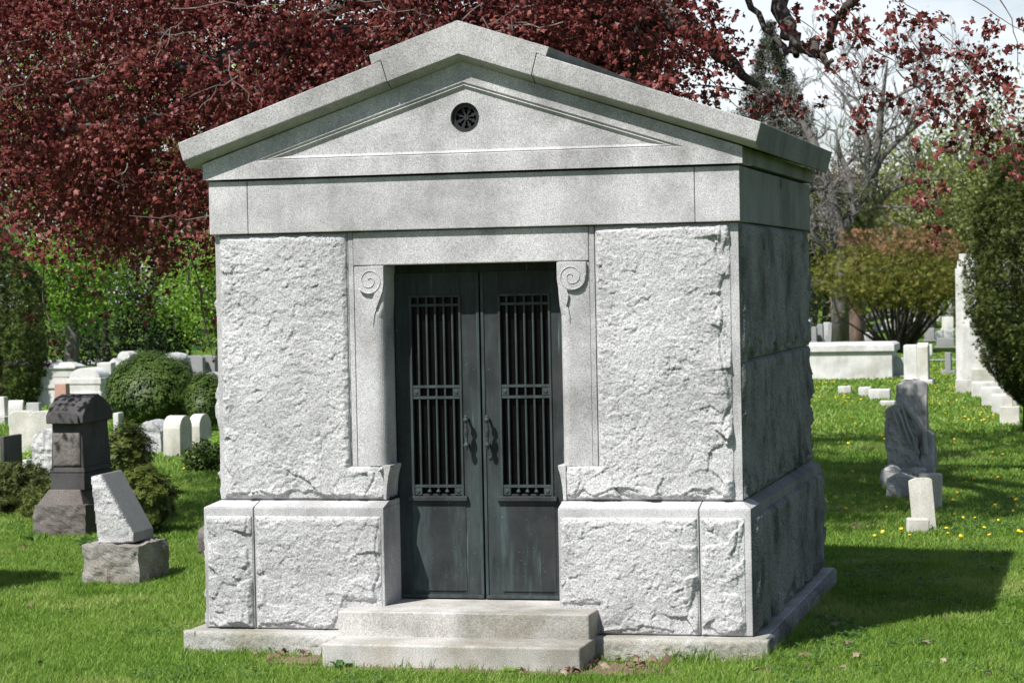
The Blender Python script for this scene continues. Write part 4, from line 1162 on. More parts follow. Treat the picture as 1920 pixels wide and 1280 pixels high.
bare_tree('bare_tree', 'tall leafless grey tree with two upright stems against the sky', base(1601, Y), [
    (wp([(1601, 660, 0), (1608, 560, 0), (1618, 480, 0)], Y, 1601), [.42, .30, .24]),
    (wp([(1618, 480, 0), (1632, 380, .3), (1640, 300, .4), (1648, 220, .5), (1655, 160, .5), (1662, 110, .5)], Y, 1601), [.20, .16, .14, .11, .07, .03]),
    (wp([(1618, 480, 0), (1626, 340, -.3), (1630, 265, -.5), (1612, 225, -.7), (1585, 180, -.8), (1550, 140, -.9)], Y, 1601), [.17, .13, .11, .08, .05, .02]),
    (wp([(1632, 330, .2), (1655, 290, .5), (1690, 255, .6), (1730, 225, .7), (1775, 200, .8)], Y, 1601), [.12, .10, .08, .05, .02]),
    (wp([(1640, 210, .5), (1660, 190, .4), (1710, 165, .3), (1760, 145, .2)], Y, 1601), [.07, .06, .04, .015]),
    (wp([(1622, 400, 0), (1660, 360, .5), (1720, 335, .9), (1780, 335, 1.2)], Y, 1601), [.09, .075, .055, .02]),
    (wp([(1620, 440, 0), (1590, 330, .6), (1570, 290, .9), (1560, 240, 1.0)], Y, 1601), [.15, .13, .10, .04])], 3, 1.15, .2, 91)
Y = 62.0
bare_tree('gnarled_tree', 'gnarled leafless tree with twisted limbs beside the tomb roof', base(1560, Y), [
    (wp([(1575, 665, 0), (1578, 520, 0), (1572, 430, 0), (1548, 330, .2), (1520, 260, .3), (1500, 225, .3), (1480, 190, .3)], Y, 1560), [.30, .24, .22, .18, .15, .10, .04]),
    (wp([(1570, 420, 0), (1545, 380, .4), (1525, 350, .6), (1500, 340, .8)], Y, 1560), [.16, .12, .09, .04]),
    (wp([(1574, 470, 0), (1550, 470, -.5), (1530, 440, -.8), (1520, 400, -.9)], Y, 1560), [.12, .09, .07, .03]),
    (wp([(1572, 440, 0), (1600, 400, .3), (1590, 340, .5), (1555, 300, .6)], Y, 1560), [.14, .11, .08, .03])], 3, .85, .15, 92, kids=3, spread=.95, up=.0, wig=.34)
conifer_shape('spruce', 'thin grey-green spruce rising behind the tomb roof', base(1452, 95), 14.0, 3.2, M['spruce_leaf'], 8000, .46, 93, 1.0, kind='spray', prof=[(0, 1), (.3, .85), (.6, .55), (.85, .22), (1, .03)], trunk_r=.2, lump=.6, bark='bark_grey')
fars = [('brown_tree', 'brownish budding tree low behind the gnarled limbs', 1548, 96, 7.4, 3.0, 'brown_leaf', .20), ('purple_tree', 'distant purple-red tree between the bare stems', 1590, 120, 8.4, 2.4, 'red_leaf', .22),
        ('spring_tree', 'pale green budding tree right of the bare stems', 1690, 125, 10.5, 3.6, 'far_leaf', .24), ('spring_tree', 'olive tree mass rising behind the white monument', 1790, 105, 11.2, 4.0, 'far_leaf', .24),
        ('spring_tree', 'tall olive tree behind the clipped yew at the right edge', 1895, 98, 11.8, 4.2, 'far_leaf', .24), ('budding_tree', 'yellow-green budding tree over the spreading yew', 1745, 92, 6.8, 3.4, 'far_leaf', .20),
        ('budding_tree', 'olive tree low between tomb and spreading yew', 1520, 84, 5.6, 2.2, 'olive_leaf', .2), ('spring_tree', 'far green tree closing the view behind the headstone rows', 1640, 140, 8.0, 5.0, 'olive_leaf', .28),
        ('spring_tree', 'far green tree at the end of the headstone rows', 1830, 142, 8.6, 6.0, 'olive_leaf', .28)]
for i, (nm, lb, px, Y, H, R, mt, sz) in enumerate(fars):
    broad_tree(nm, lb, base(px, Y), H, R, M[mt], 8500, sz, 100 + i, .22, .28, ccz=H * .58, rz=H * .44, depth=2, bark='bark_grey', dense=.45)
# the tall bush outside the frame whose shadow lies on the lawn at the left
bush('laurel_bush', 'tall laurel bush standing on the lawn beyond the left edge', 'bush', (-5.5, 2.1, 0), (.8, .55, 1.0), M['box_leaf'], 'broad', .10, 9000, .2, .5, cz=.9, seed=111)


# ================================================================ headstones and monuments
def rough_block(x0, x1, y0, y1, z0, z1, seed, amp=.03, res=.04, taper=0.0, round_top=0.0, freq=5.0, smooth_faces=()):
    """broken stone block: every face gridded and pushed about by noise, corners knocked off"""
    bm = bmesh.new()
    bmesh.ops.create_cube(bm, size=1.0)
    L = (x1 - x0, y1 - y0, z1 - z0)
    cuts = max(3, min(26, int(max(L) / res)))
    bmesh.ops.subdivide_edges(bm, edges=bm.edges[:], cuts=cuts, use_grid_fill=True)
    c = Vector(((x0 + x1) / 2, (y0 + y1) / 2, (z0 + z1) / 2))
    for v in bm.verts:
        u = v.co.copy()
        n = Vector((math.copysign(abs(u.x * 2) ** 6, u.x), math.copysign(abs(u.y * 2) ** 6, u.y), math.copysign(abs(u.z * 2) ** 6, u.z)))
        k = 1 - .030 * (max(0, abs(u.x * 2) + abs(u.y * 2) + abs(u.z * 2) - 2.2))
        p = Vector((u.x * L[0], u.y * L[1], u.z * L[2])) * k
        s = 1 - taper * (u.z + .5)
        p.x *= s; p.y *= s
        if round_top and u.z > 0: p.z -= round_top * ((u.x * 2) ** 2) * (u.z * 2)
        q = p * freq + Vector((seed * 7.3, seed * 3.1, seed))
        d = mnoise.fractal(q, .8, 2.1, 4) * .6 - abs(mnoise.noise(q * 2.3)) * .55 + .15
        if u.z < -.49: d = 0
        v.co = c + p + n.normalized() * d * amp if n.length > 1e-6 else c + p
    mb = MB()
    bm.verts.ensure_lookup_table()
    mb.add([v.co[:] for v in bm.verts], [tuple(v.index for v in f.verts) for f in bm.faces])
    bm.free()
    return mb
def arch_profile(w, h, rise, n=10):                           # counter-clockwise outline, flat foot, arched head
    p = [(-w / 2, 0), (w / 2, 0), (w / 2, h - rise)]
    for k in range(1, n):
        a = math.pi * k / n
        p.append((w / 2 * math.cos(a), h - rise + rise * math.sin(a)))
    return p + [(-w / 2, h - rise)]
def headstone(label, loc, w, th, h, mat, top='arch', rise=None, base_=None, axis='x', group=None, rot=0.0, name='headstone', bev=.012, tilt=0.0):
    """slab with shaped head on an optional base; axis 'x' = broad face looks along +x, 'y' = toward the camera side"""
    t = thing(name, label, 'gravestone', loc, rot, group)
    z0 = 0.0
    if base_:
        bw, bt, bh = base_
        (MB().box(-bt / 2, bt / 2, -bw / 2, bw / 2, -.05, bh) if axis == 'x' else MB().box(-bw / 2, bw / 2, -bt / 2, bt / 2, -.05, bh)).build('base', M[mat], t, bev)
        z0 = bh
    rise = w * .42 if rise is None else rise
    if top == 'arch': pr = arch_profile(w, h, rise)
    elif top == 'flat': pr = [(-w / 2, 0), (w / 2, 0), (w / 2, h), (-w / 2, h)]
    elif top == 'peak': pr = [(-w / 2, 0), (w / 2, 0), (w / 2, h - rise), (0, h), (-w / 2, h - rise)]
    elif top == 'double':
        pr = [(-w / 2, 0), (w / 2, 0), (w / 2, h - rise)] + [(w / 4 + w / 4 * math.cos(math.pi * k / 7), h - rise + rise * math.sin(math.pi * k / 7)) for k in range(1, 7)] + [(0, h - rise)] + \
             [(-w / 4 + w / 4 * math.cos(math.pi * k / 7), h - rise + rise * math.sin(math.pi * k / 7)) for k in range(1, 7)] + [(-w / 2, h - rise)]
    elif top == 'shoulder':
        s = w * .14
        pr = [(-w / 2, 0), (w / 2, 0), (w / 2, h - rise - s), (w / 2 - s, h - rise - s)] + [((w / 2 - s) * math.cos(math.pi * k / 9), h - rise - s + (rise + s) * math.sin(math.pi * k / 9)) for k in range(1, 9)] + [(-w / 2 + s, h - rise - s), (-w / 2, h - rise - s)]
    lo = 0.0 if base_ else -.05
    pr = [(a, lo + z0 if b == 0 else b + z0) for a, b in pr]
    mb = MB()
    if axis == 'x': mb.prism_x(pr, -th / 2, th / 2)
    else: mb.prism_y(pr, -th / 2, th / 2)
    s = mb.build('tablet', M[mat], t, bev)
    if not tilt: t.rotation_euler = (random.gauss(0, .014), random.gauss(0, .014), rot + random.gauss(0, .03))
    if tilt: t.rotation_euler = (tilt if axis == 'y' else 0, tilt if axis == 'x' else 0, rot)
    return t
def at(px, Y): return (PX(px, Y), Y, 0)

# --- the dark monument -------------------------------------------------
def dark_monument():
    Y = 6.55
    xl, _ = P(68, 960, Y); xr = P(160, 960, Y)[0]
    t = thing('dark_monument', 'dark weathered family monument with a gabled top and rough stepped base', 'monument', ((xl + xr) / 2 + .02, Y, 0))
    ox = t.location.x
    def X(px): return P(px, 860, Y)[0] - ox
    def Z(py): return P(110, py, Y)[1]
    D = .62
    bx0, bx1 = X(70), X(166)
    b = rough_block(bx0, bx1, -.10, D + .10, -.05, Z(945), 3, .035, .05).build('base', M['dark_rough'], t)
    MB().frustum(bx0 + .02, bx1 - .02, -.09, D + .08, Z(946), Z(917), .10, .06, .06, .06).build('base_weathering', M['dark_rough'], b, .008)
    sx0, sx1 = X(95.5), X(159)
    MB().box(sx0, sx1, -.02, D, Z(918), Z(886)).build('plinth_course', M['dark'], t, .006)
    zt = Z(782)
    MB().frustum(sx0 - .006, sx1 + .006, -.026, D + .006, Z(885), Z(876), .01, .01, .01, .01).build('plinth_moulding', M['dark'], t, .006)
    d = MB().frustum(sx0 + .006, sx1 - .006, -.010, D - .01, Z(876), zt, .016, .02, .012, .02).build('die', M['dark'], t, .008)
    rock_face('rough_panel', M['dark_rough'], d, (0, -.012, 0), (1, 0, 0), (0, 0, 1), (0, -1, 0), [(sx0 + .03, Z(874)), (sx1 - .035, Z(874)), (sx1 - .035, Z(810)), (sx0 + .03, Z(810))], 7, res=.012, bulge=.014, back=.02, fine=.8, chip=.4)
    # cap: necking, swelling front with arched shoulders, gabled roof whose gable looks along +x
    cx0, cx1 = X(92), X(158)
    cap = MB().frustum(sx0 + .014, sx1 - .014, -.004, D - .016, zt, Z(795), 0, 0, 0, 0).build('cap', M['dark'], t, .006)
    pr = [(-.05, Z(793)), (D + .012, Z(793)), (D + .012, Z(778)), (D - .05, Z(764)), (D - .16, Z(752)), (D / 2, Z(741)), (.15, Z(747)), (.03, Z(764)), (-.05, Z(778))]
    MB().prism_x(pr, cx0, cx1 + .02).build('gabled_top', M['dark'], cap, .008)
    MB().prism_y(arch_profile(cx1 - cx0 - .04, .115, .06), 0, .1).build('arched_front', M['dark'], cap, .006).location = ((cx0 + cx1) / 2, -.080, Z(793) - .002)
    return t
dark_monument()

# --- the leaning wedge-shaped stone -------------------------------------
def wedge_stone():
    Y = 3.05
    t = thing('wedge_monument', 'leaning rough granite wedge with a smooth slanted face on a rough block', 'gravestone', (P(215, 1040, Y)[0], Y, 0))
    ox = t.location.x
    def pt(px, py, y=Y): 
        a, b = P(px, py, y); return (a - ox, b)
    b0, b1 = pt(157, 1080), pt(264, 1075)
    rough_block(b0[0], b1[0], -.02, .56, -.06, pt(210, 1022)[1], 9, .045, .03).build('base', M['mid_rough'], t)
    bb = MB()
    prof = [pt(179, 1022), pt(246, 1018), pt(246, 1001), pt(185, 889), pt(165, 894)]
    prof = [(a + .0, b) for a, b in prof]
    w = bb.prism_y(prof, .052, .44).build('wedge', M['grey'], t, .006)
    ins = [(prof[0][0] + .004, prof[0][1] + .006), (prof[1][0] - .004, prof[1][1] + .006), (prof[2][0] - .004, prof[2][1]), (prof[3][0] - .004, prof[3][1] - .008), (prof[4][0] + .004, prof[4][1] - .008)]
    rock_face('rock_face', M['rock'], w, (0, .050, 0), (1, 0, 0), (0, 0, 1), (0, -1, 0), ins, 17, res=.009, bulge=.022, back=.02)
    return t
wedge_stone()
MB()
props(rough_block(-.03, .03, -.02, .02, -.01, .025, 31, .01, .02).build('pebble', M['white']), 'small white pebble in the grass at the foot of the wedge stone', 'stone').location = (*G(165, 1089)[:2], 0)

# --- left: white and grey headstones --------------------------------------
def H(px, pyb, **k):
    """stand a stone with its front foot at picture point (px, pyb)"""
    x, y = G(px, pyb); return (x, y, 0)
t = thing('rough_headstone', 'rough grey boulder-like headstone beside two round-topped stones', 'gravestone', H(277, 852))
rough_block(-.20, .20, 0, .5, -.05, .46, 5, .035, .03, .06, .12).build('tablet', M['lightgrey'], t)
def axis_stone(label, px0, px1, pyt, pyb, mat, pxr=None, top='arch', rise=None, base_=None, group=None, name='headstone', w=None):
    """stone whose thin edge faces the camera side and whose broad face looks along +x"""
    x, y = G((px0 + px1) / 2, pyb)
    k = 1 / PPM(y); th = (px1 - px0) * k
    h = P(px0, pyt, y)[1]
    w = w or ((pxr - px1) * k / .40 if pxr else .5)
    return headstone(label, (x, y + w / 2, 0), w, th, h - (base_[2] if base_ else 0), mat, top, rise, base_, 'x', group, name=name)
axis_stone('pale round-topped headstone, nearer of the pair beside the tomb', 305, 340, 780, 857, 'cream', 364, 'arch', .17)
axis_stone('pale round-topped headstone half hidden behind its twin by the tomb', 354, 377, 777, 848, 'cream', 401, 'arch', .17)
axis_stone('small white headstone peeping out right of the dark monument', 212, 223, 774, 822, 'white', 234, 'flat')
axis_stone('dark rough slab at the left edge behind the juniper', 0, 9, 818, 890, 'dark', 41, 'flat')
axis_stone('low white stub of stone between dark slab and rough white stone', 41, 50, 862, 893, 'white', 66, 'flat')
axis_stone('white headstone cut by the left edge of view', -14, 12, 744, 795, 'white', 18, 'flat', base_=(.55, .45, .14))
axis_stone('white round-topped headstone near the left edge', 14, 45, 750, 802, 'white', 49, 'arch', .2)
axis_stone('grey block headstone between cream stones and the dark monument', 48, 75, 755, 790, 'lightgrey', 80, 'flat')
x, y = G(58, 852)
headstone('wide cream double headstone with two shallow arched heads', (x, y + .12, 0), 92 / PPM(y), .22, P(58, 770, y)[1], 'cream', 'double', .05, None, 'y')
x, y = G(82, 905)
t = thing('rough_headstone', 'rock-faced white granite stone left of the dark monument', 'gravestone', (x, y + .2, 0))
b = MB().box(-.25, .25, -.22, .25, -.05, .06).build('base', M['step'], t, .012)
rough_block(-.17, .20, -.17, .2, .06, P(82, 806, y)[1], 8, .05, .03, .05, .08).build('tablet', M['rock'], t)
# stepped white monument with a hipped cap
def stepped(label, px0, px1, lev, Y, mats, name='monument', dome=False):
    """lev: (left px, right px, top py, bottom py, kind) from the ground up"""
    cx = PX((px0 + px1) / 2, Y)
    t = thing(name, label, 'monument', (cx, Y, 0))
    for i, (a, b, pt, pb, nm, ins) in enumerate(lev):
        x0, z1 = P(a, pt, Y); x1, z0 = P(b, pb, Y)
        d = (x1 - x0) * .8; off = .5 * (lev[0][1] - lev[0][0]) / PPM(Y) * .8
        z0 = -.05 if i == 0 else z0
        mb = MB()
        if nm == 'dome':
            pr = [(u - 0, v) for u, v in arch_profile(x1 - x0, z1 - z0, (z1 - z0) * .98, 14)]
            mb.prism_y([(u + (x0 + x1) / 2 - cx, v + z0) for u, v in pr], off - d / 2, off + d / 2)
        else:
            mb.frustum(x0 - cx, x1 - cx, off - d / 2, off + d / 2, z0, z1, ins, ins, ins, ins)
        mb.build(nm, M[mats[min(i, len(mats) - 1)]], t, .015)
    return t
stepped('white monument with a hipped square cap before the grey tree trunk', 75, 145, [(70, 118, 727, 775, 'base', 0), (76, 130, 706, 728, 'plinth_block', .02), (88, 140, 691, 707, 'die', 0), (84, 144, 687, 691.2, 'cap', .0), (84.5, 143.5, 680, 687, 'hipped_top', .16)], 30, ['white'])
stepped('white monument with a domed head and corner ornaments', 125, 190, [(122, 192, 735, 775, 'base', 0), (126, 188, 719, 736, 'die', 0), (124, 190, 709, 720, 'cap', .01), (128, 186, 690, 709.5, 'dome', 0)], 26.5, ['white'], dome=True)
stepped('pink granite headstone between the white monuments', 99, 126, [(99, 126, 719, 775, 'tablet', .02)], 24, ['pink'], name='headstone')
def rows(lst, group, mats, cat='gravestone'):
    for i, (lb, px, Y, w, h, top, mt) in enumerate(lst):
        headstone(lb, at(px, Y), w, .3 + .1 * (i % 3), h, mt, top, None, (w * 1.25, .5, .14), 'y', group)
rows([('white block stone behind the big boxwood, left', 196, 36, .34, .55, 'flat', 'white'), ('white peaked stone behind the big boxwood', 216, 37, .40, .62, 'peak', 'white'),
      ('white round-headed stone behind the big boxwood', 236, 39, .32, .72, 'arch', 'white')], 'white stones behind the boxwood', None)
def cross_stone(label, px, Y, h, mat):
    t = thing('cross_headstone', label, 'gravestone', at(px, Y))
    MB().frustum(-.30, .30, -.25, .25, -.05, .30, .04, .04, .04, .04).build('base', M[mat], t, .012)
    MB().frustum(-.20, .20, -.16, .16, .30, h * .62, .03, .03, .03, .03).build('die', M[mat], t, .012)
    MB().box(-.055, .055, -.05, .05, h * .62, h).box(-.17, -.055, -.05, .05, h * .80, h * .88).box(.055, .17, -.05, .05, h * .80, h * .88).build('cross', M[mat], t, .01)
stepped('pale bluish stone stack between hollies and boxwood', 240, 262, [(238, 264, 688, 720, 'base', 0), (241, 262, 667, 689, 'die', .01), (243, 260, 657, 668, 'cap', .06)], 42, ['white'], name='headstone')
t = thing('boulder_headstone', 'rough pale boulder stone above the boxwood top', 'gravestone', at(323, 38))
rough_block(-.36, .34, -.2, .3, -.05, P(323, 662, 38)[1], 12, .06, .06, .08, .10).build('boulder', M['lightgrey'], t)
headstone('grey twin slab headstone by the tomb wall, left half', at(362, 40), .50, .2, P(362, 675, 40)[1], 'grey', 'arch', .08, (.6, .4, .12), 'y', 'grey slabs by the path')
headstone('grey twin slab headstone by the tomb wall, right half', at(386, 40.3), .46, .2, P(386, 676, 40)[1], 'grey', 'arch', .06, (.6, .4, .12), 'y', 'grey slabs by the path')
headstone('pale round headstone peeping past the tomb corner above the small boxwood', at(398, 31), .45, .2, P(398, 697, 31)[1], 'lightgrey', 'arch', .15, None, 'y')
x, y = G(380, 1040)
headstone('small brown arched stone hidden behind the plinth corner', (x + .05, y + .05, 0), .3, .10, P(380, 985, y)[1], 'dark_rough', 'arch', .08, None, 'x')

# --- right: tomb chest, white monument, pedestal stones -----------------------
def tomb_chest():
    Y = G(1600, 707)[1] - 1.0
    x1 = P(1673, 700, Y)[0]; x0 = x1 - 2.75
    t = thing('tomb_chest', 'long white marble tomb chest with overhanging lid', 'tomb', ((x0 + x1) / 2, Y, 0))
    L = (x1 - x0) / 2; zt = P(1600, 643, Y)[1]; zl = P(1600, 659, Y)[1]
    MB().box(-L, L, 0, 1.3, -.05, zl).build('chest', M['white'], t, .01)
    MB().box(-L - .06, L + .06, -.07, 1.37, zl, zt - .05).frustum(-L - .06, L + .06, -.07, 1.37, zt - .05, zt, .07, .07, .07, .07).build('lid', M['white'], t, .012)
tomb_chest()
Yw = G(1812, 736)[1]
def white_monument():
    x0 = PX(1790, Yw)
    t = thing('stepped_monument', 'tall stepped white marble monument half hidden by the clipped yew', 'monument', (x0, Yw, 0))
    def Z(py): return P(1810, py, Yw)[1]
    def X(px): return PX(px, Yw) - x0
    MB().box(0, X(1866), -.20, 1.6, -.05, Z(710)).build('base', M['white'], t, .012)
    MB().box(.004, X(1838), .02, 1.5, Z(710), Z(612)).build('lower_course', M['white'], t, .008)
    MB().box(X(1791), X(1830), .06, 1.4, Z(612) + .004, Z(503)).build('upright', M['white'], t, .008)
    MB().frustum(X(1794), X(1828), .10, 1.3, Z(503), Z(489), .01, .01, .01, .01).box(X(1797.5), X(1822), .2, 1.2, Z(489), Z(475.5)).build('stepped_top', M['white'], t, .008)
    MB().box(X(1803), X(1866), -.16, .02, Z(710) + .003, Z(612)).build('wing_wall', M['white'], t, .008)
    MB().box(X(1822), X(1868), -.5, 1.2, -.05, Z(690)).build('side_block', M['cream'], t, .01)
white_monument()
for i, (px, pb, pt, w) in enumerate(((1848, 747, 716, .50), (1866, 762, 726, .46), (1882, 778, 740, .40))):
    x, y = G(px, pb)
    headstone(('low white kerb block at the foot of the white monument', 'low white kerb block in the middle of the row under the clipped yew', 'low white kerb block nearest to the clipped yew stem')[i], (x, y + .2, 0), .5, w, P(px, pt, y)[1], 'white', 'flat', None, None, 'x', 'white kerb blocks', name='kerb_block')
stepped('pale tapering pillar stone behind the clipped yew stem', 1878, 1900, [(1874, 1912, 762, 796, 'base', 0), (1884, 1899, 725, 763, 'pillar', .01)], G(1893, 797)[1], ['cream'], name='headstone')
x, y = G(1716, 722)
t = thing('pedestal_headstone', 'white pillar headstone on a low base right of the tomb chest', 'gravestone', (x, y, 0))
k = 1 / PPM(y)
MB().box(-23 * k, 30 * k, 0, .75, -.05, P(1716, 712, y)[1]).build('base', M['white'], t, .015)
MB().box(-20 * k, 3 * k, .10, .60, P(1716, 712, y)[1], P(1716, 647, y)[1]).build('die', M['white'], t, .012)
MB().prism_x([(.10, P(1716, 712, y)[1]), (.62, P(1716, 712, y)[1]), (.62, P(1716, 650, y)[1]), (.36, P(1716, 643, y)[1]), (.10, P(1716, 650, y)[1])], 3 * k, 22 * k).build('sloped_half', M['cream'], t, .012)
x, y = G(1682, 709)
headstone('pale grey tablet tucked between tomb chest and white pillar', (x, y + .3, 0), .5, .22, P(1682, 675, y)[1], 'lightgrey', 'arch', .1, (.6, .4, .06), 'y')
t = thing('scroll_bench_end', 'white carved scroll block at the end of the tomb chest', 'gravestone', at(1672, y + .4))
MB().box(-.10, .12, 0, .4, -.05, .10).frustum(-.08, .08, .05, .35, .10, .45, .02, .02, 0, 0).build('block', M['white'], t, .02)
MB().tube([(-.13, .2, .16), (.13, .2, .16)], .09, 12).tube([(-.11, .2, .40), (.11, .2, .40)], .09, 12).build('scroll', M['white'], t, smooth=True)
axis_stone('dark grey slab headstone left of the tall white monument', 1773, 1783, 661, 702, 'grey', 1792, 'flat', base_=(.5, .35, .10))
axis_stone('white slab leaning beside the pillar headstone', 1740, 1748, 645, 668, 'white', 1752, 'flat')

# --- the carved rustic monument and its neighbours --------------------------
def rustic():
    x, y = G(1690, 905)
    k = 1 / PPM(y)
    t = thing('rustic_monument', 'lichened grey rustic monument with a leaning draped slab before a rounded stele', 'monument', (x, y, 0))
    def X(px): return P(px, 800, y)[0] - x
    def Z(py): return P(1690, py, y)[1]
    rough_block(X(1657), X(1733), .05, .75, -.05, Z(880), 14, .05, .05).build('base', M['statue'], t)
    # stele behind
    rough_block(X(1673), X(1731), .55, .85, -.02, Z(717), 15, .035, .03, .03, .055).build('stele', M['statue'], t)
    # leaning carved slab: broad at the foot, a fold of drapery rolled over its shoulder
    s = rough_block(-.165, .175, -.10, .14, -.02, Z(762) - Z(885), 16, .060, .02, .10, .05, 7.5)
    sl = s.build('draped_slab', M['statue'], t); sl.location = (X(1691), .22, Z(885)); sl.rotation_euler = (-.08, -.09, .12)
    rnd = random.Random(4)
    dr = MB()
    for j in range(3):
        a_, b_ = (X(1672 + 9 * j), .125, Z(768 - 3 * j)), (X(1694 + 12 * j), .13, Z(838 + 6 * j))
        dr.tube(wander(a_, b_, 8, .012, rnd), [.006, .013, .016, .015, .014, .013, .012, .010, .005], 7)
    dr.tube(wander((X(1659), .12, Z(790)), (X(1663), .14, Z(868)), 7, .02, rnd), [.012, .020, .020, .018, .018, .018, .016, .010], 7)
    dr.build('drapery', M['statue'], t, smooth=True)
    # beam leaning down to the right
    MB().tube([(X(1693), .12, Z(754)), (X(1712), .13, Z(783)), (X(1731), .16, Z(815)), (X(1733), .18, Z(852))], [.030, .032, .030, .028], 7).build('leaning_beam', M['statue'], t)
    rough_block(X(1722), X(1745), .25, .75, .0, Z(812), 18, .04, .03, .1, .05).build('buttress_block', M['statue'], t)
    return t
rustic()
x, y = G(1660, 920)
for i_, (px_, py_, w_, h_, lb_) in enumerate(((1712, 936, .12, .16, 'small broken whitish stone leaning behind the narrow tablet'), (1738, 905, .09, .28, 'small pale stone stump right of the rustic boulder'))):
    x, y = G(px_, py_)
    t = thing('broken_stone', lb_, 'stone', (x, y + .45, 0))
    rough_block(-w_ / 2, w_ / 2, -.06, .08, -.05, h_, 41 + i_, .03, .02, .15, .02).build('stump', M['cream'], t)
x, y = G(1660, 920)
t = thing('rubble_block', 'rounded dark stone lump at the left foot of the rustic monument', 'stone', (x + .02, y + .35, 0))
rough_block(-.09, .12, -.12, .14, -.05, .23, 22, .04, .03, .1, .03).build('lump', M['statue'], t)
x, y = G(1690, 936)
t = thing('rubble_block', 'rough broken boulder in front of the rustic monument', 'stone', (x, y + .12, 0))
rough_block(-.15, .15, -.10, .2, -.05, .235, 23, .055, .03, .05, .03).build('boulder', M['statue'], t)
x, y = G(1731, 994)
headstone('narrow pale tablet leaning left behind a small kerb block', (x + .005, y + .12, -.03), .21, .13, P(1731, 897, y)[1] + .03, 'cream', 'arch', .03, None, 'y', tilt=-.03, bev=.012).rotation_euler = (-.06, -.075, .10)
x, y = G(1738, 960)
headstone('narrow pale tablet standing behind the leaning tablet', (x, y + .4, -.03), .22, .10, .37, 'cream', 'flat', None, None, 'y', bev=.012).rotation_euler = (.02, .03, -.05)
x, y = G(1722, 998)
t = headstone('small whitish kerb block at the foot of the leaning tablet', (x - .01, y + .03, -.02), .195, .13, .145, 'cream', 'flat', None, None, 'y', name='kerb_block', bev=.014); t.rotation_euler = (0, .04, .16)
for lb, px0, px1, pt, pb in (('small white block farthest left in the dandelion lawn', 1572, 1595, 724, 738), ('small white block in the dandelion lawn, middle one', 1610, 1632, 726, 744),
                             ('long low white block in the dandelion lawn', 1630, 1667, 730, 750), ('flat pale stone just left of the rustic monument', 1650, 1676, 752, 763)):
    x, y = G((px0 + px1) / 2, pb); k = 1 / PPM(y)
    headstone(lb, (x, y + .15, -.02), (px1 - px0) * k, .28, P(px0, pt, y)[1] + .02, 'white', 'flat', None, None, 'y', 'low footstones in the lawn', name='footstone', bev=.014)

# --- far rows of stones ------------------------------------------------------
far = [(1500, 1508, 606, 645, 'grey', 'flat'), (1509, 1520, 600, 642, 'lightgrey', 'flat'), (1523, 1532, 612, 643, 'grey', 'arch'), (1533, 1544, 607, 642, 'grey', 'arch'), (1545, 1556, 604, 637, 'lightgrey', 'flat'), (1562, 1562, 581, 643, 'grey', 'cross'), (1572, 1584, 601, 636, 'white', 'arch'),
       (1618, 1631, 623, 642, 'lightgrey', 'flat'), (1632, 1643, 625, 642, 'lightgrey', 'flat'), (1693, 1702, 614, 636, 'lightgrey', 'arch'), (1702, 1712, 603, 632, 'grey', 'flat'), (1714, 1726, 596, 620, 'white', 'flat'),
       (1727, 1736, 583, 614, 'lightgrey', 'flat'), (1738, 1748, 584, 615, 'white', 'flat'), (1735, 1752, 615, 639, 'grey', 'flat'), (1754, 1764, 588, 602, 'white', 'peak'), (1754, 1769, 620, 640, 'lightgrey', 'arch'),
       (1767, 1787, 594, 619, 'white', 'flat'), (1770, 1788, 580, 595, 'grey', 'peak'), (1771, 1788, 619, 641, 'lightgrey', 'flat'), (1640, 1650, 604, 622, 'white', 'flat'), (1654, 1664, 600, 618, 'lightgrey', 'arch'), (1666, 1678, 598, 616, 'white', 'flat'), (1684, 1694, 590, 606, 'white', 'flat'),
       (1703, 1711, 580, 594, 'white', 'arch'), (1716, 1724, 574, 590, 'lightgrey', 'flat'), (1744, 1756, 570, 586, 'white', 'flat'), (1760, 1768, 568, 582, 'white', 'arch'), (1776, 1788, 566, 579, 'lightgrey', 'peak'), (1758, 1788, 641, 651, 'grey', 'flat')]
for px0, px1, pt_, pb, mt, top in far:
    gx_, Y = G((px0 + px1) / 2, pb)
    h = max(.3, P(px0, pt_, Y)[1])
    if top == 'cross':
        cross_stone('grey cross monument beside the red-brown trunk in the far rows', px0, Y, h, mt); continue
    w = (px1 - px0) / PPM(Y)
    nm = {'grey': 'grey', 'lightgrey': 'light grey', 'white': 'white'}[mt]
    sh = {'flat': 'square-topped', 'arch': 'round-topped', 'peak': 'peaked'}[top]
    headstone('small %s %s headstone in the far rows under the spreading yew' % (nm, sh), (gx_, Y, 0), w, .40, h * .85, mt, top, None, (w * 1.2, .6, h * .15), 'y', 'far %s %s headstones' % (nm, sh), bev=.02)
# thick reddish trunk by the far rows belongs to a pine whose crown is lost among the branches
def pine():
    Y = 66; t = thing('pine_tree', 'pine with a thick red-brown trunk left of the spreading yew', 'tree', at(1600, Y))
    MB().tube([(0, 0, -.2), (0, 0, .5), (.02, 0, 2.2), (.05, 0, 4.5)], [.40, .31, .28, .18], 12).build('trunk', M['bark_brown'], t, smooth=True)
    r = np.random.default_rng(8)
    p = shell_points(r, 1500, (0, 0, 4.6), (1.2, 1.2, 1.0), .7, 1, .4, 8)
    leaves('crown', p, .2, 'needle', M['olive_leaf'], t, up=.4, seed=8)
pine()
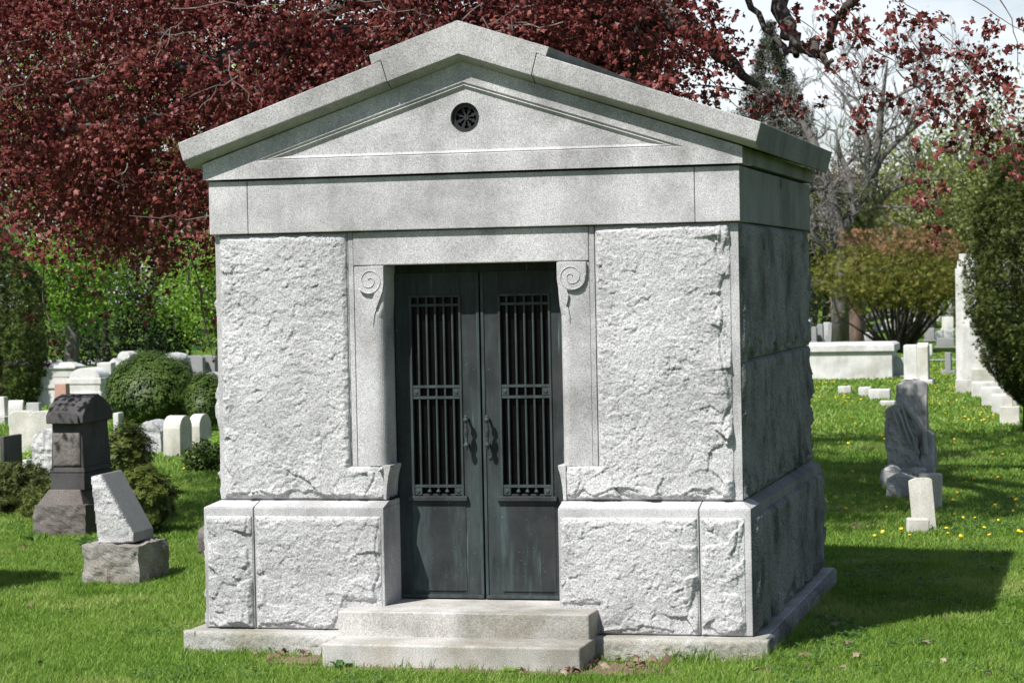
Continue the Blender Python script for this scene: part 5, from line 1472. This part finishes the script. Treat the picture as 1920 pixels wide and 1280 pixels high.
# left: a small green litter bin and a post by the path
def bin_():
    Y = 72; t = thing('litter_bin', 'green litter bin beyond the path near the tomb corner', 'bin', at(364, Y))
    MB().lathe([(.24, 0), (.26, .05), (.28, .72), (.30, .74), (.30, .80), (.26, .84), (.10, .92)], (0, 0, 0), 16).build('body', M['bin_green'], t)
    MB().lathe([(.31, .70), (.32, .71), (.32, .76), (.31, .77)], (0, 0, 0), 16).build('rim', M['iron'], t)
M['bin_green'] = plain('bin_green_paint', (.03, .12, .09), .5)
bin_()


# ================================================================ ground
def zground(x, y):
    x, y = np.asarray(x, float), np.asarray(y, float)
    z = .035 * fbm(x * .22, y * .22, o=3) * sstep(1.5, 8, np.hypot(x, y - 1.5)) + .012 * fbm(x * 1.1, y * 1.1, o=2)
    near = sstep(2.0, -.5, np.hypot(np.maximum(0, np.abs(x) - 1.9), np.maximum(0, np.abs(y - 1.5) - 2.2)))
    return z + .022 * near
def lawn():
    ys = np.concatenate([np.arange(-16, 34, .25), np.arange(34, 100, 1.0), np.arange(100, 420, 16)])
    xs = np.concatenate([np.arange(-240, -24, 12), np.arange(-24, 14, .25), np.arange(14, 250, 12)])
    gx, gy = np.meshgrid(xs, ys, indexing='ij')
    z = zground(gx, gy)
    far = sstep(60, 200, gy)
    z = z * (1 - far)
    n = gx.shape; idx = np.arange(gx.size).reshape(n)
    Q = np.stack([idx[:-1, :-1], idx[1:, :-1], idx[1:, 1:], idx[:-1, 1:]], -1).reshape(-1, 4)
    o = np_mesh('lawn', np.stack([gx, gy, z], -1).reshape(-1, 3), Q, M['lawn'], smooth=True)
    props(o, kind='structure')
lawn()
# the pale path far left and the one behind the white stones
def strip(name, x0, x1, y0, y1, mat, z=.05):
    mb = MB(); n = 24
    v = []
    for i in range(n + 1):
        x = x0 + (x1 - x0) * i / n
        v += [(x, y0 + .3 * math.sin(x * .2), z), (x, y1 + .3 * math.sin(x * .2), z)]
    mb.add(v, [(2 * i, 2 * i + 2, 2 * i + 3, 2 * i + 1) for i in range(n)])
    props(mb.build(name, M[mat], smooth=True), kind='structure')
strip('path', -60, -4.5, 55, 60, 'asphalt')
strip('path', -3, 12, 49.6, 50.6, 'asphalt')

def in_view(x, y, m=1.5):
    q = np.stack([x - CC[0], y - CC[1], -CC[2] + 0 * x], 1) @ CR.T
    u = q[:, 0] / q[:, 2] * F_PX
    mm = m / q[:, 2] * F_PX
    return (np.abs(u) < 960 + mm)
FOOT = [(-1.80, 1.80, -.23, 3.33), (-.79, .79, -.69, 0)]
def grass():
    r = np.random.default_rng(77)
    X, Y_, Wd, Ht = [], [], [], []
    for y0, y1, dens, w, h in ((-3.2, 1.5, 8200, .0050, .038), (1.5, 6, 5600, .0060, .040), (6, 12, 3000, .0085, .044), (12, 20, 1200, .013, .050), (20, 32, 420, .022, .055), (32, 56, 130, .040, .06)):
        A = (26 if y1 > 12 else 16) * (y1 - y0)
        lo, hi = (-17, 8) if y1 > 12 else (-9, 7)
        if y1 > 30: lo, hi = -24, 9
        n = int(dens * (hi - lo) * (y1 - y0))
        x = r.uniform(lo, hi, n); y = r.uniform(y0, y1, n)
        k = in_view(x, y, 1.2 if y0 < 12 else .6)
        for a, b, c, d in FOOT: k &= ~((x > a) & (x < b) & (y > c) & (y < d))
        x, y = x[k], y[k]
        # thin, worn soil round the steps
        worn = np.exp(-((np.maximum(0, np.abs(x) - .9)) ** 2 / .12 + (np.maximum(0, np.abs(y + .5) - .25)) ** 2 / .010))
        k = r.random(len(x)) > worn * .8
        x, y = x[k], y[k]
        X.append(x); Y_.append(y); Wd.append(np.full(len(x), w)); Ht.append(np.full(len(x), h))
    X, Y_, Wd, Ht = map(np.concatenate, (X, Y_, Wd, Ht))
    N = len(X)
    patch = fbm(X * .9, Y_ * .9, o=4); fine = fbm(X * 5, Y_ * 5, o=2)
    Ht = Ht * (1 + .45 * patch + .3 * fine) * r.uniform(.45, 1.25, N)
    for a, b, c, d in FOOT:                             # untrimmed fringe along the stone
        e = np.hypot(np.maximum(0, np.maximum(a - X, X - b)), np.maximum(0, np.maximum(c - Y_, Y_ - d)))
        Ht = Ht * (1 + .9 * np.exp(-e / .05))
    Wd = Wd * r.uniform(.7, 1.3, N)
    a = r.uniform(0, 2 * np.pi, N); lean = r.normal(0, .55, (N, 2)) * Ht[:, None] + Ht[:, None] * np.array([[.12, .05]])
    z = zground(X, Y_) - .004
    d = np.stack([np.cos(a), np.sin(a)], 1) * Wd[:, None] * .5
    V = np.zeros((N, 5, 3))
    V[:, 0, :2] = np.stack([X, Y_], 1) - d; V[:, 1, :2] = np.stack([X, Y_], 1) + d
    V[:, 2, :2] = np.stack([X, Y_], 1) - d * .75 + lean * .35; V[:, 3, :2] = np.stack([X, Y_], 1) + d * .75 + lean * .35
    V[:, 4, :2] = np.stack([X, Y_], 1) + lean
    V[:, 0:2, 2] = z[:, None]; V[:, 2:4, 2] = (z + Ht * .6)[:, None]; V[:, 4, 2] = z + Ht
    T = np.array([(0, 1, 3), (0, 3, 2), (2, 3, 4)])
    TT = (T[None] + (np.arange(N) * 5)[:, None, None]).reshape(-1, 3)
    tint = np.clip(.46 + .38 * patch + .22 * fine + r.normal(0, .16, N), 0, 1)
    tint = np.where(r.random(N) < .05, 1.0, tint)
    Ht_b = sstep(.18, .5, fbm(X * 2.3 + 9, Y_ * 2.3, o=3))
    V[:, 2:4, 2] += (Ht * .35 * Ht_b)[:, None]; V[:, 4, 2] += Ht * .6 * Ht_b
    tint = np.clip(tint - .22 * Ht_b + .5 * sstep(.12, .5, fbm(X * .8 + 31, Y_ * .8, o=4)), 0, 1)
    o = np_mesh('grass', V.reshape(-1, 3), TT, M['grass_blade'], None, np.repeat(tint, 5))
    props(o, 'short mown grass of the cemetery lawn', 'grass', kind='stuff')
grass()

# worn soil and litter by the steps
def soil():
    r = random.Random(2)
    for nm, cx, cy, rx, ry, lb in (('soil', .98, -.55, .42, .22, 0), ('soil', -.98, -.45, .26, .16, 0), ('soil', -3.05, 4.6, .5, .25, 0), ('soil', 0, -.74, .9, .08, 0)):
        mb = MB(); n = 28
        v = [(cx, cy, float(zground(cx, cy)) + .010)]
        for k in range(n):
            a = 2 * math.pi * k / n; q = 1 + r.uniform(-.25, .25)
            x, y = cx + rx * q * math.cos(a), cy + ry * q * math.sin(a)
            v.append((x, y, float(zground(x, y)) + .003))
        mb.add(v, [(0, 1 + k, 1 + (k + 1) % n) for k in range(n)])
        props(mb.build(nm, M['soil']), kind='structure')
soil()
def litter():
    r = np.random.default_rng(12)
    spots = [(1130, 1232, 'dry leaf by the right end of the steps'), (1150, 1240, None), (1165, 1230, None), (1140, 1222, None), (1120, 1246, None), (1180, 1243, None), (1215, 1236, None), (1108, 1252, None), (1100, 1262, None), (1240, 1240, None), (1160, 1250, None),
             (552, 1218, None), (560, 1214, None), (572, 1238, None), (582, 1236, None), (482, 1238, None), (1498, 1240, None), (1420, 1270, None), (1432, 1268, None), (1590, 1215, None), (1606, 990, None), (1612, 986, None), (1600, 994, None), (1594, 1060, None), (1190, 1262, None), (1060, 1268, None), (1130, 1258, None), (980, 1270, None)]
    spots += [(r.uniform(1095, 1260), r.uniform(1226, 1262), None) for _ in range(26)] + [(r.uniform(480, 600), r.uniform(1212, 1244), None) for _ in range(10)] + [(r.uniform(1480, 1900), r.uniform(1160, 1275), None) for _ in range(9)] + [(r.uniform(10, 330), r.uniform(1000, 1270), None) for _ in range(3)]
    for px, py, _ in spots:
        x, y = G(px + r.normal(0, 3), py)
        if abs(x) < .81 and y > -.71: y = -.78
        V, T = leaf_template('maple')
        s = r.uniform(.04, .075); a = r.uniform(0, 6.28)
        ca, sa = math.cos(a), math.sin(a)
        V = V * s * np.array([1, 1, 1.6])
        V = np.stack([V[:, 0] * ca - V[:, 1] * sa, V[:, 0] * sa + V[:, 1] * ca, V[:, 2]], 1)
        o = np_mesh('fallen_leaf', V, T, M['litter'], None, np.full(len(V), r.random()))
        o.location = (x, y, float(zground(x, y)) + .040); o.rotation_euler = (r.normal(0, .35), r.normal(0, .35), 0)
        side = 'right of the steps' if 900 < px < 1300 else ('in the lawn left of the tomb' if px < 350 else ('left of the steps' if px < 900 else 'in the grass right of the tomb'))
        props(o, 'dry brown fallen leaf on the ground ' + side, 'leaf', 'fallen leaves ' + side)
litter()
for i, (px, py, lb) in enumerate(((975, 1256, 'tiny green weed sprouting before the lower step'), (1215, 1228, 'small green weed against the footing right of the steps'), (668, 1243, 'small green weed at the left corner of the lower step'),
                                  (585, 1222, 'leafy weed in the corner left of the steps'), (560, 1228, 'low weed patch left of the steps'), (1588, 1200, 'leafy weed in the shaded grass right of the tomb'))):
    x, y = G(px, py)
    if abs(x) < .82 and y > -.72: y = -.75
    rosette('weed', lb, (x, y, float(zground(x, y))), 9, .075, .022, 200 + i, 'green_leaf' if i < 2 else 'hosta_leaf', cat='weed', upright=.9)

def clover():
    r = np.random.default_rng(55)
    n = 60000
    y = r.uniform(-2.6, 11, n); x = r.uniform(-8, 6, n)
    k = in_view(x, y, .5) & (fbm(x * 1.3 + 3, y * 1.3, o=3) + .25 * (x > 1.9) > .34)
    for a, b, c, d in FOOT: k &= ~((x > a - .02) & (x < b + .02) & (y > c - .02) & (y < d))
    x, y = x[k], y[k]
    p = np.stack([x, y, zground(x, y) + r.uniform(.025, .055, len(x))], 1)
    o = leaves('clover', p, .034, 'broad', M['hosta_leaf'], None, up=2.2, seed=14)
    props(o, 'low clover and broad weeds among the grass', 'ground cover', kind='stuff')
clover()

# dandelions: single flowers on the near lawn, a far carpet that nobody could count
def dandelions():
    r = np.random.default_rng(31)
    hd = MB(); hd.lathe([(.004, -.010), (.012, -.004), (.016, .002), (.013, .006), (.004, .008)], (0, 0, 0), 10)
    flower = hd.build('flower_head', M['petal'])
    st = MB(); st.tube([(0, 0, -.075), (.002, .001, -.04), (0, 0, -.010)], .0022, 5); stem = st.build('stem', M['stem_green'], flower)
    known = [(1795, 932), (1788, 944), (1662, 960), (1828, 977), (1900, 939), (1690, 1002), (1655, 1012), (1706, 1016), (1855, 1014), (1910, 1005), (1775, 1004), (1808, 793), (1846, 1003), (1900, 968), (345, 888), (1866, 955), (1640, 1016), (1915, 1010)]
    for k in range(46):
        known.append((r.uniform(1580, 1915), 770 + 250 * r.random() ** 1.5))
    first = True
    for px, py in known:
        x, y = G(px, py)
        if x < 2.0 and px > 1000 and y < 3.6: continue
        if first: o = flower; first = False
        else:
            o = flower.copy(); COL.objects.link(o)
            s = stem.copy(); COL.objects.link(s); s.parent = o
        o.location = (x, y, float(zground(x, y)) + r.uniform(.045, .075)); o.rotation_euler = (r.normal(.3, .25), r.normal(0, .25), 0)
        o.scale = [r.uniform(.8, 1.25)] * 3
        o.name = 'dandelion'
        if px < 1000: props(o, 'lone yellow dandelion in the lawn left of the tomb', 'flower')
        else: props(o, 'yellow dandelion in the lawn right of the tomb', 'flower', 'dandelions right of the tomb')
    # carpet
    n = 2600
    px = r.uniform(1500, 1900, n); Y_ = r.uniform(22, 64, n)
    x = np.array([PX(a, b) for a, b in zip(px, Y_)])
    k = fbm(x * .8, Y_ * .35, o=3) + .55 * np.exp(-((Y_ - 42) / 7) ** 2) > .18
    x, Y_ = x[k], Y_[k]
    p = np.stack([x, Y_, zground(x, Y_) + .07], 1)
    o = leaves('dandelion_carpet', p, .042, 'broad', M['petal'], None, up=2.5, seed=4)
    props(o, 'carpet of yellow dandelions in the far lawn', 'flowers', kind='stuff')
dandelions()
